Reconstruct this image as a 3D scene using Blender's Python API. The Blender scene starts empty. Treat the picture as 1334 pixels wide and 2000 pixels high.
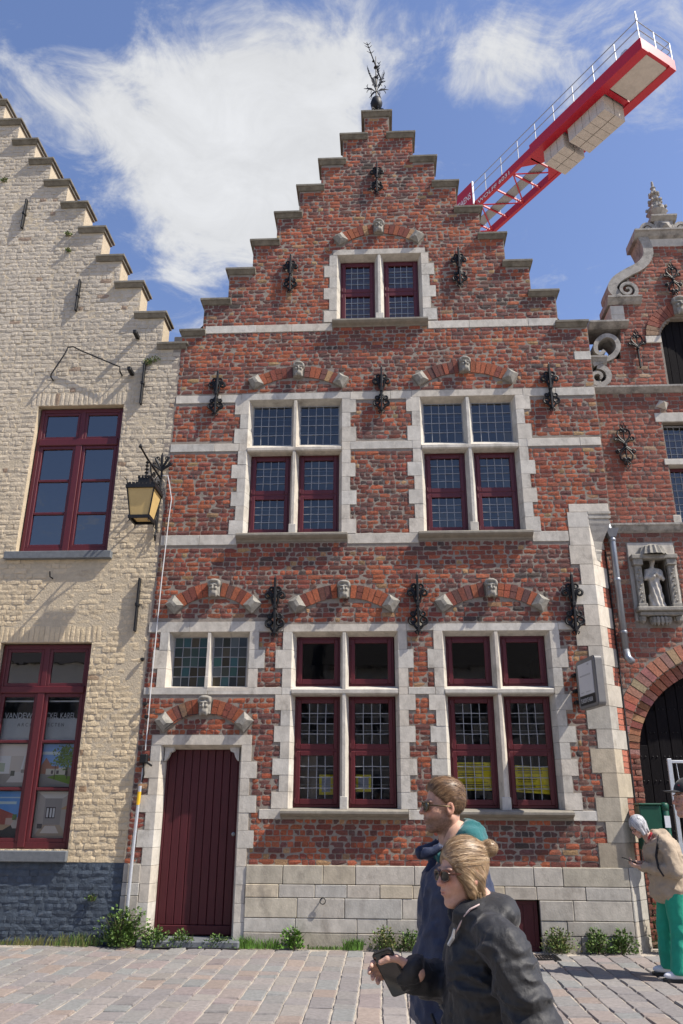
import bpy, math, random
import numpy as np
R = math.radians
random.seed(7); rng = np.random.default_rng(7)
S = bpy.context.scene
COL = S.collection
# ---------------------------------------------------------------- camera
FPX = 1529.56                                  # focal length in photo pixels (1334 x 2000)
_p, _y, _r = R(20.615), R(-2.9585), R(.2946)
CAM = np.array([0, -11.0, 1.65])
_fw = np.array([math.sin(_y)*math.cos(_p), math.cos(_y)*math.cos(_p), math.sin(_p)])
_rt = np.array([math.cos(_y), -math.sin(_y), 0]); _up = np.cross(_rt, _fw)
_rt, _up = math.cos(_r)*_rt+math.sin(_r)*_up, -math.sin(_r)*_rt+math.cos(_r)*_up
def ray(px, py): return (px-667)/FPX*_rt-(py-1000)/FPX*_up+_fw
def P(px, py, Y=0.0):                           # photo pixel -> point on the vertical plane y=Y
    d = ray(px, py); return CAM+d*((Y-CAM[1])/d[1])
def G(px, py, Z=0.0):                           # photo pixel -> point on the ground
    d = ray(px, py); return CAM+d*((Z-CAM[2])/d[2])
cam = bpy.data.cameras.new('camera'); camo = bpy.data.objects.new('camera', cam); COL.objects.link(camo)
from mathutils import Matrix, Vector
camo.matrix_world = Matrix(((_rt[0], _up[0], -_fw[0], CAM[0]), (_rt[1], _up[1], -_fw[1], CAM[1]), (_rt[2], _up[2], -_fw[2], CAM[2]), (0, 0, 0, 1)))
cam.sensor_fit = 'VERTICAL'; cam.sensor_height = 36; cam.sensor_width = 24; cam.lens = FPX/2000*36
cam.clip_start = .05; cam.clip_end = 2000
S.camera = camo
S.render.resolution_x = 683; S.render.resolution_y = 1024
# ---------------------------------------------------------------- sun, sky, exposure
SUN = Vector((.77, -.25, 1.0)).normalized()
sl = bpy.data.lights.new('sun', 'SUN'); so = bpy.data.objects.new('sun', sl); COL.objects.link(so)
sl.energy = 5.0; sl.angle = R(.5); sl.color = (1, .93, .82)
so.rotation_euler = SUN.to_track_quat('Z', 'Y').to_euler(); so.location = (8, -6, 20)
S.view_settings.view_transform = 'Standard'; S.view_settings.look = 'None'
S.view_settings.exposure = 0.6; S.view_settings.gamma = 1
W = bpy.data.worlds.new('World'); S.world = W; W.use_nodes = True
def N(nt, t, **k):
    n = nt.nodes.new(t)
    for a, b in k.items():
        if a == 'ins':
            for i, v in b.items():
                n.inputs[i].default_value = v
        else: setattr(n, a, b)
    return n
def L(nt, a, ai, b, bi): nt.links.new(a.outputs[ai], b.inputs[bi])
def make_world():
    nt = W.node_tree; nt.nodes.clear()
    out = N(nt, 'ShaderNodeOutputWorld'); bg = N(nt, 'ShaderNodeBackground'); L(nt, bg, 0, out, 0)
    sky = N(nt, 'ShaderNodeTexSky', sky_type='NISHITA', sun_disc=False, sun_elevation=math.asin(SUN.z), sun_rotation=math.atan2(SUN.x, SUN.y), altitude=0, air_density=1.1, dust_density=.9, ozone_density=1.6)
    tc = N(nt, 'ShaderNodeTexCoord'); sep = N(nt, 'ShaderNodeSeparateXYZ'); L(nt, tc, 'Generated', sep, 0)
    def M(op, a, b=None, c=None):
        m = N(nt, 'ShaderNodeMath', operation=op)
        for i, v in enumerate((a, b, c)):
            if v is None: continue
            if isinstance(v, (int, float)): m.inputs[i].default_value = v
            else: nt.links.new(v, m.inputs[i])
        return m.outputs[0]
    z = M('MAXIMUM', sep.outputs[2], .06)
    u = M('DIVIDE', sep.outputs[0], z); v = M('DIVIDE', sep.outputs[1], z)      # cloud layer plane
    cmb = N(nt, 'ShaderNodeCombineXYZ'); nt.links.new(u, cmb.inputs[0]); nt.links.new(v, cmb.inputs[1])
    def noise(scale, detail, rough, dist, off):
        mp = N(nt, 'ShaderNodeMapping', ins={1: off}); L(nt, cmb, 0, mp, 0)
        n = N(nt, 'ShaderNodeTexNoise', ins={'Scale': scale, 'Detail': detail, 'Roughness': rough, 'Distortion': dist}); L(nt, mp, 0, n, 0)
        return n.outputs[0]
    n1 = noise(3.2, 12, .62, .5, (3.1, .7, 0)); n2 = noise(7.5, 12, .66, .7, (1.7, 5.2, 2))
    dens = M('ADD', M('MULTIPLY', n1, .55), M('MULTIPLY', n2, .47))
    # cloud banks, as pixels of the photo turned into directions (u, v on the cloud plane)
    def uv(px, py): d = ray(px, py); return d[0]/d[2], d[1]/d[2]
    blobs = [((420, 330), .22, .22), ((560, 150), .17, .15), ((140, 130), .16, .15), ((330, 560), .20, .15), ((520, 400), .22, .14),
             ((940, 160), .10, .10), ((1060, 140), .10, .07), ((1230, 110), .16, .12), ((1280, 230), .10, .08), ((985, 520), .10, .055), ((880, 60), .14, .05), ((1080, 580), .10, .09), ((905, 340), .10, .05),
             ((1180, 330), .16, -.13), ((60, 430), .13, -.12), ((170, 330), .07, -.06), ((90, 10), .12, -.12), ((430, 30), .10, -.06), ((820, 260), .10, -.10), ((1000, 260), .10, -.05), ((235, 480), .09, -.03)]
    bias = None
    for (px, py), s, a in blobs:
        cu, cv = uv(px, py)
        du = M('SUBTRACT', u, cu); dv = M('SUBTRACT', v, cv)
        d2 = M('ADD', M('MULTIPLY', du, du), M('MULTIPLY', dv, dv))
        g = M('MULTIPLY', M('POWER', 2.718, M('MULTIPLY', d2, -1/(s*s))), a)
        bias = g if bias is None else M('ADD', bias, g)
    dens = M('ADD', dens, bias)
    ramp = N(nt, 'ShaderNodeMapRange', interpolation_type='SMOOTHSTEP', ins={1: .55, 2: .75, 3: 0, 4: 1}); nt.links.new(dens, ramp.inputs[0])
    shade = N(nt, 'ShaderNodeMapRange', ins={1: .55, 2: .95, 3: .8, 4: 1.0}); nt.links.new(M('ADD', M('MULTIPLY', dens, .6), M('MULTIPLY', n2, .5)), shade.inputs[0])
    cc = N(nt, 'ShaderNodeMix', data_type='RGBA', blend_type='MULTIPLY', ins={0: 1, 6: (11.0, 11.2, 11.6, 1)}); nt.links.new(shade.outputs[0], cc.inputs[7])
    sk = N(nt, 'ShaderNodeMix', data_type='RGBA', blend_type='MULTIPLY', ins={0: 1, 7: (2.25, 2.2, 2.55, 1)}); L(nt, sky, 0, sk, 6)
    mix = N(nt, 'ShaderNodeMix', data_type='RGBA'); L(nt, ramp, 0, mix, 0); L(nt, sk, 2, mix, 6); L(nt, cc, 2, mix, 7)
    L(nt, mix, 2, bg, 0); bg.inputs[1].default_value = .05
make_world()
# ---------------------------------------------------------------- materials
MT = {}
def mat(name, col, rough=.8, var=.25, scale=8, bump=.0, bscale=60, attr=False, metal=0, spec=.4, stretch=(1, 1, 1), dirt=None, coat=0, bdist=.01):
    m = bpy.data.materials.new(name); m.use_nodes = True; nt = m.node_tree
    b = nt.nodes['Principled BSDF']; b.inputs['Roughness'].default_value = rough; b.inputs['Metallic'].default_value = metal
    b.inputs['Specular IOR Level'].default_value = spec; b.inputs['Coat Weight'].default_value = coat
    tc = N(nt, 'ShaderNodeTexCoord'); mp = N(nt, 'ShaderNodeMapping', ins={3: stretch}); L(nt, tc, 'Object', mp, 0)
    n = N(nt, 'ShaderNodeTexNoise', ins={'Scale': scale, 'Detail': 8, 'Roughness': .65}); L(nt, mp, 0, n, 0)
    mr = N(nt, 'ShaderNodeMapRange', ins={1: .3, 2: .7, 3: 1-var, 4: 1+var}); L(nt, n, 0, mr, 0)
    mx = N(nt, 'ShaderNodeMix', data_type='RGBA', blend_type='MULTIPLY', ins={0: 1, 6: (*col, 1)}); L(nt, mr, 0, mx, 7)
    if attr:
        a = N(nt, 'ShaderNodeAttribute', attribute_name='Col'); L(nt, a, 0, mx, 6)
    last = mx
    if dirt:                                        # (colour, scale, low, high): stains with a shape of their own
        n2 = N(nt, 'ShaderNodeTexNoise', ins={'Scale': dirt[1], 'Detail': 6, 'Roughness': .7}); L(nt, mp, 0, n2, 0)
        r2 = N(nt, 'ShaderNodeMapRange', ins={1: dirt[2], 2: dirt[3], 3: 0, 4: 1}); L(nt, n2, 0, r2, 0)
        m2 = N(nt, 'ShaderNodeMix', data_type='RGBA', ins={7: (*dirt[0], 1)}); L(nt, r2, 0, m2, 0); L(nt, mx, 2, m2, 6); last = m2
    L(nt, last, 2, b, 'Base Color')
    if bump:
        n3 = N(nt, 'ShaderNodeTexNoise', ins={'Scale': bscale, 'Detail': 7, 'Roughness': .6}); L(nt, mp, 0, n3, 0)
        bp = N(nt, 'ShaderNodeBump', ins={'Strength': bump, 'Distance': bdist}); L(nt, n3, 0, bp, 'Height'); L(nt, bp, 0, b, 'Normal')
    MT[name] = m; return m
def glass_mat(name, tint=(.75, .8, .8), refl=1.0, rough=.015, ior=1.52, wob=0.0):
    m = bpy.data.materials.new(name); m.use_nodes = True; nt = m.node_tree; nt.nodes.clear()
    o = N(nt, 'ShaderNodeOutputMaterial'); t = N(nt, 'ShaderNodeBsdfTransparent', ins={0: (*tint, 1)}); g = N(nt, 'ShaderNodeBsdfGlossy', ins={0: (refl, refl, refl, 1), 1: rough})
    f = N(nt, 'ShaderNodeFresnel', ins={0: ior}); x = N(nt, 'ShaderNodeMixShader'); L(nt, f, 0, x, 0); L(nt, t, 0, x, 1); L(nt, g, 0, x, 2); L(nt, x, 0, o, 0)
    if wob:
        tc = N(nt, 'ShaderNodeTexCoord'); n = N(nt, 'ShaderNodeTexNoise', ins={'Scale': 5.0, 'Detail': 2}); L(nt, tc, 'Object', n, 0)
        bp = N(nt, 'ShaderNodeBump', ins={'Strength': wob, 'Distance': .02}); L(nt, n, 0, bp, 'Height'); L(nt, bp, 0, g, 'Normal'); L(nt, bp, 0, f, 'Normal')
    MT[name] = m; return m
mat('brick', (.3, .1, .07), .9, .38, 45, .8, 80, attr=True, bdist=.006, dirt=((.07, .052, .046), 1.5, .52, .76))
mat('mortar', (.235, .20, .165), .95, .22, 14, .7, 70, bdist=.008)
mat('mortar_dark', (.27, .235, .2), .95, .25, 14, .7, 70, bdist=.008)
mat('stone', (.5, .47, .42), .85, .2, 9, .45, 55, attr=True, bdist=.007, dirt=((.20, .175, .145), 3.6, .54, .80), stretch=(1, 1, .7))
mat('coping', (.17, .155, .125), .9, .3, 9, .5, 50, dirt=((.09, .08, .06), 5, .5, .7))
mat('old_stone', (.30, .28, .25), .9, .3, 10, .5, 40, dirt=((.09, .085, .08), 6, .5, .72))
mat('carved', (.235, .22, .19), .9, .35, 16, .4, 60)
mat('paint_brick', (.56, .455, .30), .75, .12, 9, .9, 32, attr=True, bdist=.012, dirt=((.24, .20, .15), 2.6, .56, .82))
mat('paint_blue', (.052, .068, .09), .7, .25, 8, .6, 40, attr=True, bdist=.012, dirt=((.16, .14, .12), 16, .64, .7))
mat('red_paint', (.082, .0115, .0155), .42, .15, 14, .06, 30, stretch=(6, 6, .6))
mat('door_paint', (.062, .0085, .0125), .5, .22, 10, .15, 30, stretch=(8, 8, .5))
mat('lead', (.26, .265, .275), .6, .2, 20, metal=.0)
mat('iron', (.006, .006, .007), .55, .3, 30, .3, 90, spec=.35)
mat('bluestone', (.12, .13, .14), .7, .2, 12, .3, 70)
mat('zinc', (.24, .255, .28), .42, .2, 9, .05, 30, metal=.55, stretch=(1, 1, .3))
mat('galv', (.55, .57, .6), .4, .12, 20, metal=.6)
mat('dark_room', (.10, .095, .09), .9, .1)
mat('roof_slate', (.06, .055, .055), .8, .3, 12, .5, 20)
mat('roof_tile', (.20, .06, .04), .85, .3, 12, .5, 20)
mat('gate_wood', (.008, .0068, .0078), .85, .35, 5, .4, 25, stretch=(12, 12, .5), spec=.12)
mat('sett', (.3, .26, .24), .8, .22, 24, .5, 90, attr=True, bdist=.006)
mat('joint_sand', (.36, .32, .27), .95, .25, 12, .7, 60)
mat('concrete', (.42, .39, .35), .85, .12, 5, .2, 40)
mat('crane_red', (.38, .008, .022), .38, .08, 4)
mat('steel_white', (.27, .285, .31), .4, .1)
mat('green_metal', (.006, .06, .035), .4, .15, 10)
mat('leaf', (.07, .13, .028), .55, .3, 12, attr=True)
mat('stem', (.09, .085, .04), .8, .2)
mat('white_wall', (.62, .6, .56), .8, .06, 3)
mat('cable', (.5, .5, .5), .6, .1)
mat('black', (.012, .012, .013), .5, .2)
mat('moss', (.055, .06, .03), .95, .4, 20, .7, 50)
glass_mat('glass', (.93, .95, .95), wob=.05); glass_mat('glass_clear', (.92, .94, .94), wob=.12, rough=.02); glass_mat('glass_lead', (.6, .65, .66), wob=.12, rough=.06, ior=1.8); glass_mat('glass_blue', (.5, .5, .5), ior=2.3, wob=.03)
# ---------------------------------------------------------------- mesh builder
ORG = {}
class MB:
    def __init__(s): s.v = []; s.f = []; s.c = []; s.n = 0; s.has = False
    def add(s, vs, fs, col=None):
        b = s.n; s.v.extend(vs); s.n += len(vs)
        s.f.extend([tuple(i+b for i in f) for f in fs])
        if col is not None: s.has = True
        s.c.extend([col if col is not None else (1, 1, 1)]*len(vs)); return s
    def box(s, x0, x1, y0, y1, z0, z1, col=None, bev=0.0):
        if bev <= 0:
            v = [(x0, y0, z0), (x1, y0, z0), (x1, y1, z0), (x0, y1, z0), (x0, y0, z1), (x1, y0, z1), (x1, y1, z1), (x0, y1, z1)]
            return s.add(v, [(0, 3, 2, 1), (4, 5, 6, 7), (0, 1, 5, 4), (1, 2, 6, 5), (2, 3, 7, 6), (3, 0, 4, 7)], col)
        b = bev; v = []                             # every edge bevelled
        for (sx, sy, sz) in [(a, c, d) for d in (0, 1) for c in (0, 1) for a in (0, 1)]:
            X, Y, Z = (x1 if sx else x0), (y1 if sy else y0), (z1 if sz else z0)
            ix, iy, iz = (-b if sx else b), (-b if sy else b), (-b if sz else b)
            v += [(X, Y+iy, Z+iz), (X+ix, Y, Z+iz), (X+ix, Y+iy, Z)]
        q = lambda a, c, d, k: (a+2*c+4*d)*3+k
        f = []
        for a in (0, 1):
            r = [q(a, 0, 0, 0), q(a, 1, 0, 0), q(a, 1, 1, 0), q(a, 0, 1, 0)]; f.append(r if a else r[::-1])
            r = [q(0, a, 0, 1), q(1, a, 0, 1), q(1, a, 1, 1), q(0, a, 1, 1)]; f.append(r[::-1] if a else r)
            r = [q(0, 0, a, 2), q(1, 0, a, 2), q(1, 1, a, 2), q(0, 1, a, 2)]; f.append(r if a else r[::-1])
        for a in (0, 1):
            for c in (0, 1):
                e = a == c
                r = [q(0, a, c, 1), q(1, a, c, 1), q(1, a, c, 2), q(0, a, c, 2)]; f.append(r[::-1] if e else r)
                r = [q(a, 0, c, 0), q(a, 1, c, 0), q(a, 1, c, 2), q(a, 0, c, 2)]; f.append(r if e else r[::-1])
                r = [q(a, c, 0, 0), q(a, c, 1, 0), q(a, c, 1, 1), q(a, c, 0, 1)]; f.append(r[::-1] if e else r)
        for a in (0, 1):
            for c in (0, 1):
                for d in (0, 1):
                    r = [q(a, c, d, 0), q(a, c, d, 1), q(a, c, d, 2)]; f.append(r if (a+c+d) % 2 else r[::-1])
        return s.add(v, f, col)
    def prism(s, poly, fn, h0, h1, col=None):       # poly extruded between h0 and h1; fn(u, v, h) -> xyz
        n = len(poly); v = [fn(a, b, h0) for a, b in poly]+[fn(a, b, h1) for a, b in poly]
        f = [tuple(range(n))[::-1], tuple(range(n, 2*n))]+[(i, (i+1) % n, n+(i+1) % n, n+i) for i in range(n)]
        return s.add(v, f, col)
    def tube(s, pts, r, n=6, col=None, caps=True, flat=1.0):
        pts = [np.array(p, float) for p in pts]; m = len(pts); rs = r if hasattr(r, '__len__') else [r]*m
        v = []; prev = None
        for i, p in enumerate(pts):
            t = pts[min(i+1, m-1)]-pts[max(i-1, 0)]; t = t/(np.linalg.norm(t)+1e-9)
            a = prev if prev is not None else (np.array([0, 0, 1.]) if abs(t[2]) < .9 else np.array([1., 0, 0]))
            a = a-t*(a@t); a = a/(np.linalg.norm(a)+1e-9); b = np.cross(t, a); prev = a
            for k in range(n):
                g = 2*math.pi*(k+.5)/n; v.append(tuple(p+rs[i]*(math.cos(g)*a+flat*math.sin(g)*b)))
        f = [(i*n+k, i*n+(k+1) % n, (i+1)*n+(k+1) % n, (i+1)*n+k) for i in range(m-1) for k in range(n)]
        if caps: f += [tuple(range(n))[::-1], tuple(range((m-1)*n, m*n))]
        return s.add(v, f, col)
    def lathe(s, prof, c, n=12, col=None, sx=1, sy=1):
        v = []
        for r, z in prof:
            for k in range(n):
                a = 2*math.pi*k/n; v.append((c[0]+r*sx*math.cos(a), c[1]+r*sy*math.sin(a), c[2]+z))
        m = len(prof)
        f = [(i*n+k, i*n+(k+1) % n, (i+1)*n+(k+1) % n, (i+1)*n+k) for i in range(m-1) for k in range(n)]
        f += [tuple(range(n))[::-1], tuple(range((m-1)*n, m*n))]
        return s.add(v, f, col)
    def build(s, name, m, parent=None, smooth=False):
        o = ORG.get(parent.name, (0, 0, 0)) if parent else (0, 0, 0)
        me = bpy.data.meshes.new(name)
        me.from_pydata([(a-o[0], b-o[1], c-o[2]) for a, b, c in s.v], [], s.f)
        me.materials.append(MT[m] if isinstance(m, str) else m)
        if s.has:
            at = me.color_attributes.new('Col', 'FLOAT_COLOR', 'POINT')
            at.data.foreach_set('color', np.concatenate([np.array(s.c, dtype=np.float32), np.ones((s.n, 1), np.float32)], 1).ravel())
        if smooth: me.polygons.foreach_set('use_smooth', [True]*len(me.polygons))
        ob = bpy.data.objects.new(name, me); COL.objects.link(ob)
        if parent: ob.parent = parent; ORG[ob.name] = o
        return ob
def tag(o, label=None, cat=None, group=None, kind=None):
    for k, v in (('label', label), ('category', cat), ('group', group), ('kind', kind)):
        if v: o[k] = v
    return o
def thing(name, label, cat, loc=(0, 0, 0), group=None):
    o = bpy.data.objects.new(name, None); COL.objects.link(o); o.location = loc; o.empty_display_size = .2
    ORG[o.name] = tuple(loc); return tag(o, label, cat, group)
# ---------------------------------------------------------------- brick and stone laying
def vnoise(x, z, s=1.0, seed=0):                     # cheap smooth noise 0..1
    x, z = x*s+seed*17.3, z*s+seed*9.1; xi, zi = math.floor(x), math.floor(z); fx, fz = x-xi, z-zi
    h = lambda a, b: (math.sin(a*127.1+b*311.7+seed)*43758.5453) % 1
    fx, fz = fx*fx*(3-2*fx), fz*fz*(3-2*fz)
    return (h(xi, zi)*(1-fx)+h(xi+1, zi)*fx)*(1-fz)+(h(xi, zi+1)*(1-fx)+h(xi+1, zi+1)*fx)*fz
def brick_geo(mb, x0, x1, z0, z1, yb, yf, col, fn=None, jit=.004, pill=.004):
    """one brick: a 4 x 3 grid of face points with worn edges, sides back to the mortar"""
    u = random.uniform; xs = [x0, x0+(x1-x0)*u(.25, .4), x0+(x1-x0)*u(.6, .75), x1]; zs = [z0, (z0+z1)/2, z1]
    t = u(-1, 1)*jit*.7; tz = u(-1, 1)*jit*.6
    v = []
    for j in range(3):
        for i in range(4):
            e = (i in (0, 3))+(j in (0, 2))
            y = yf+(pill*(.4+.6*e) if e else 0)+u(-1, 1)*jit*.5+t*(i-1.5)/1.5+tz*(j-1)
            jx = u(-1, 1)*jit if i in (0, 3) else u(-1, 1)*jit*2
            cx = (.004 if i == 0 else -.004 if i == 3 else 0) if j in (0, 2) else 0
            v.append((xs[i]+jx+cx, y, zs[j]+u(-1, 1)*jit*.8))
    ring = [0, 1, 2, 3, 7, 11, 10, 9, 8, 4]
    v += [(v[k][0], yb, v[k][2]) for k in ring]
    f = [(j*4+i, j*4+i+1, j*4+i+5, j*4+i+4) for j in range(2) for i in range(3)]
    f += [(ring[k], 12+k, 12+(k+1) % 10, ring[(k+1) % 10]) for k in range(10)]
    if fn: v = [fn(*p) for p in v]
    mb.add(v, f, col)
def lay_bricks(mask, x0, x1, z0, z1, course, stretch, yb, yf, colf, jit=.004, pill=.004, joint=.011, fn=None, dx=.012):
    """lay courses wherever mask(xs, z) is free; returns a list of (size, centre, MB)"""
    out = []; nrow = int(round((z1-z0)/course)); xs = np.arange(x0, x1, dx)
    for r in range(nrow):
        za = z0+r*course; zb = za+course-joint; zc = (za+zb)/2
        free = mask(xs, za+.012) & mask(xs, zc) & mask(xs, zb-.012)
        d = np.diff(np.concatenate([[0], free.astype(int), [0]])); st = np.where(d == 1)[0]; en = np.where(d == -1)[0]
        head = r % 2
        for a, b in zip(st, en):
            xa, xb = xs[a]-dx*.3, xs[min(b, len(xs)-1)]-dx*.5
            if xb-xa < .04: continue
            x = xa
            off = ((r//2) % 3)*.08+random.uniform(0, .05)
            first = True
            while x < xb-.035:
                ln = (stretch*.5 if head else stretch)*random.uniform(.86, 1.12)
                if random.random() < .10: ln = stretch*(.5 if not head else 1)
                if first: ln = max(.06, ln-off); first = False
                e = x+ln
                if xb-e < .06: e = xb
                m = MB(); zo = random.uniform(-.002, .002)
                brick_geo(m, x+joint/2, e-joint/2, za+zo, zb+zo, yb, yf+random.uniform(-1, 1)*jit*.6, colf((x+e)/2, zc), fn, jit, pill)
                out.append((e-x, ((x+e)/2, zc), m)); x = e
    return out
def emit_bricks(lst, name, stuffname, material, parent, maxn=300, smooth=False, visible=None, dist=None):
    """the largest in view become parts of their own, the rest one part"""
    def key(t):
        s, c, m = t; d = (c[0]**2+121+(c[1]-1.65)**2)
        return (visible(c) if visible else 1)*min(s, .3)/d
    lst = sorted(lst, key=key, reverse=True); rest = MB()
    for i, (s, c, m) in enumerate(lst):
        if i < maxn: m.build(name, material, parent, smooth)
        else: rest.add(m.v, m.f, m.c[0])
    if rest.n: tag(rest.build(stuffname, material, parent, smooth), kind='stuff')
class Mask:
    """free = inside the outline and outside every blocker"""
    def __init__(s, outline): s.outline = outline; s.rects = []; s.fns = []
    def rect(s, a, b, c, d, m=.006): s.rects.append((a-m, b+m, c-m, d+m))
    def __call__(s, xs, z):
        ok = s.outline(xs, z)
        for a, b, c, d in s.rects:
            if c < z < d: ok &= ~((xs > a) & (xs < b))
        for f in s.fns: ok &= ~f(xs, z)
        return ok
def core_wall(xb, zb, filled, y0, y1):
    """solid wall from a grid of cells, with openings"""
    xb = sorted(set(round(a, 4) for a in xb)); zb = sorted(set(round(a, 4) for a in zb)); nx, nz = len(xb)-1, len(zb)-1
    F = [[filled((xb[i]+xb[i+1])/2, (zb[j]+zb[j+1])/2) for j in range(nz)] for i in range(nx)]
    g = lambda i, j: 0 <= i < nx and 0 <= j < nz and F[i][j]
    m = MB()
    for i in range(nx):
        for j in range(nz):
            if not F[i][j]: continue
            a, b, c, d = xb[i], xb[i+1], zb[j], zb[j+1]
            m.add([(a, y0, c), (b, y0, c), (b, y0, d), (a, y0, d)], [(0, 1, 2, 3)]); m.add([(a, y1, c), (b, y1, c), (b, y1, d), (a, y1, d)], [(3, 2, 1, 0)])
            if not g(i-1, j): m.add([(a, y0, c), (a, y0, d), (a, y1, d), (a, y1, c)], [(0, 1, 2, 3)])
            if not g(i+1, j): m.add([(b, y0, c), (b, y1, c), (b, y1, d), (b, y0, d)], [(0, 1, 2, 3)])
            if not g(i, j-1): m.add([(a, y0, c), (a, y1, c), (b, y1, c), (b, y0, c)], [(0, 1, 2, 3)])
            if not g(i, j+1): m.add([(a, y0, d), (b, y0, d), (b, y1, d), (a, y1, d)], [(0, 1, 2, 3)])
    return m
def stone_col(x=0, z=0, k=1.0):
    v = random.uniform(.9, 1.08)*k; w = random.uniform(-.012, .012); return (.48*v+w, .445*v, .385*v-w)
def spiral(cx, cz, r0, r1, a0, turns, n=18):          # polyline of a scroll in the x-z plane
    return [(cx+(r0+(r1-r0)*t)*math.cos(a0+turns*2*math.pi*t), cz+(r0+(r1-r0)*t)*math.sin(a0+turns*2*math.pi*t)) for t in np.linspace(0, 1, n)]
# ---------------------------------------------------------------- signed distance modelling (smooth unions, surface nets)
def sd_cone(p, a, b, ra, rb):
    a = np.array(a, float); b = np.array(b, float); d = b-a; t = np.clip(((p-a)@d)/(d@d+1e-12), 0, 1)
    return np.linalg.norm(p-(a+t[..., None]*d), axis=-1)-(ra+(rb-ra)*t)
def sd_ell(p, c, r, rot=None):
    q = p-np.array(c, float)
    if rot is not None: q = q@np.array(rot)
    r = np.array(r, float); k0 = np.linalg.norm(q/r, axis=-1); k1 = np.linalg.norm(q/(r*r), axis=-1)
    return k0*(k0-1)/np.maximum(k1, 1e-9)
def smin(a, b, k):
    h = np.clip(.5+.5*(b-a)/k, 0, 1); return b*(1-h)+a*h-k*h*(1-h)
def smax(a, b, k): return -smin(-a, -b, k)
def surface_nets(fn, lo, hi, h):
    lo = np.array(lo, float); hi = np.array(hi, float); n = np.maximum(np.ceil((hi-lo)/h).astype(int)+1, 3)
    ax = [lo[i]+h*np.arange(n[i]) for i in range(3)]
    p = np.stack(np.meshgrid(*ax, indexing='ij'), -1); d = fn(p); s = d < 0
    c = np.zeros(tuple(n-1), bool); cnt = np.zeros(tuple(n-1)); pos = np.zeros(tuple(n-1)+(3,))
    sl = lambda k, e: slice(k, k+e)
    allin = np.ones(tuple(n-1), bool); anyin = np.zeros(tuple(n-1), bool)
    for i in (0, 1):
        for j in (0, 1):
            for k in (0, 1):
                q = s[i:i+n[0]-1, j:j+n[1]-1, k:k+n[2]-1]; allin &= q; anyin |= q
    c = anyin & ~allin
    for axis in range(3):
        o = [a for a in range(3) if a != axis]
        for i in (0, 1):
            for j in (0, 1):
                off = [0, 0, 0]; off[o[0]] = i; off[o[1]] = j; e = list(off); e[axis] = 1
                A = tuple(slice(off[t], off[t]+n[t]-1) for t in range(3)); B = tuple(slice(e[t], e[t]+n[t]-1) for t in range(3))
                da, db = d[A], d[B]; x = (da < 0) != (db < 0); t = np.where(x, da/(da-db+1e-12), 0)
                w = p[A].copy(); w[..., axis] += t*h
                pos += np.where(x[..., None], w, 0); cnt += x
    idx = -np.ones(tuple(n-1), int); ids = np.where(c); idx[ids] = np.arange(len(ids[0]))
    V = pos[ids]/np.maximum(cnt[ids], 1)[:, None]; Fs = []
    for axis in range(3):
        o = [a for a in range(3) if a != axis]
        A = [slice(1, n[t]-1) for t in range(3)]; A[axis] = slice(0, n[axis]-1)
        B = list(A); B[axis] = slice(1, n[axis]); sa, sb = s[tuple(A)], s[tuple(B)]
        w = np.argwhere(sa != sb)
        if not len(w): continue
        w = w+np.array([A[t].start for t in range(3)]); inside = s[tuple(w.T)]
        def g(i, j):
            q = w.copy(); q[:, o[0]] += i; q[:, o[1]] += j; return idx[tuple(q.T)]
        f = np.stack([g(-1, -1), g(0, -1), g(0, 0), g(-1, 0)], 1)
        fl = inside if axis != 1 else ~inside
        f[~fl] = f[~fl][:, ::-1]; Fs.append(f)
    return V, np.concatenate(Fs)
def sdf_build(fn, lo, hi, h, name, m, parent=None, colf=None, smooth=True, xf=None):
    V, Fc = surface_nets(fn, lo, hi, h); cols = colf(V) if colf else None
    if xf is not None: V = V@np.array(xf[0]).T+np.array(xf[1])
    o = np.array(ORG.get(parent.name, (0, 0, 0)) if parent else (0, 0, 0)); V = V-o
    me = bpy.data.meshes.new(name); me.vertices.add(len(V)); me.vertices.foreach_set('co', V.astype(np.float32).ravel())
    me.loops.add(Fc.size); me.loops.foreach_set('vertex_index', Fc.astype(np.int32).ravel()); me.polygons.add(len(Fc))
    me.polygons.foreach_set('loop_start', np.arange(0, Fc.size, 4, dtype=np.int32))
    me.update(calc_edges=True); me.validate()
    me.polygons.foreach_set('use_smooth', [smooth]*len(me.polygons)); me.materials.append(MT[m] if isinstance(m, str) else m)
    if cols is not None:
        at = me.color_attributes.new('Col', 'FLOAT_COLOR', 'POINT'); at.data.foreach_set('color', np.concatenate([cols, np.ones((len(cols), 1))], 1).astype(np.float32).ravel())
    ob = bpy.data.objects.new(name, me); COL.objects.link(ob)
    if parent: ob.parent = parent; ORG[ob.name] = tuple(o)
    return ob
# ================================================================ ground under everything
gm = MB(); gm.add([(-400, -400, -.06), (400, -400, -.06), (400, 400, -.06), (-400, 400, -.06)], [(0, 1, 2, 3)])
tag(gm.build('ground', 'joint_sand'), kind='structure')
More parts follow.
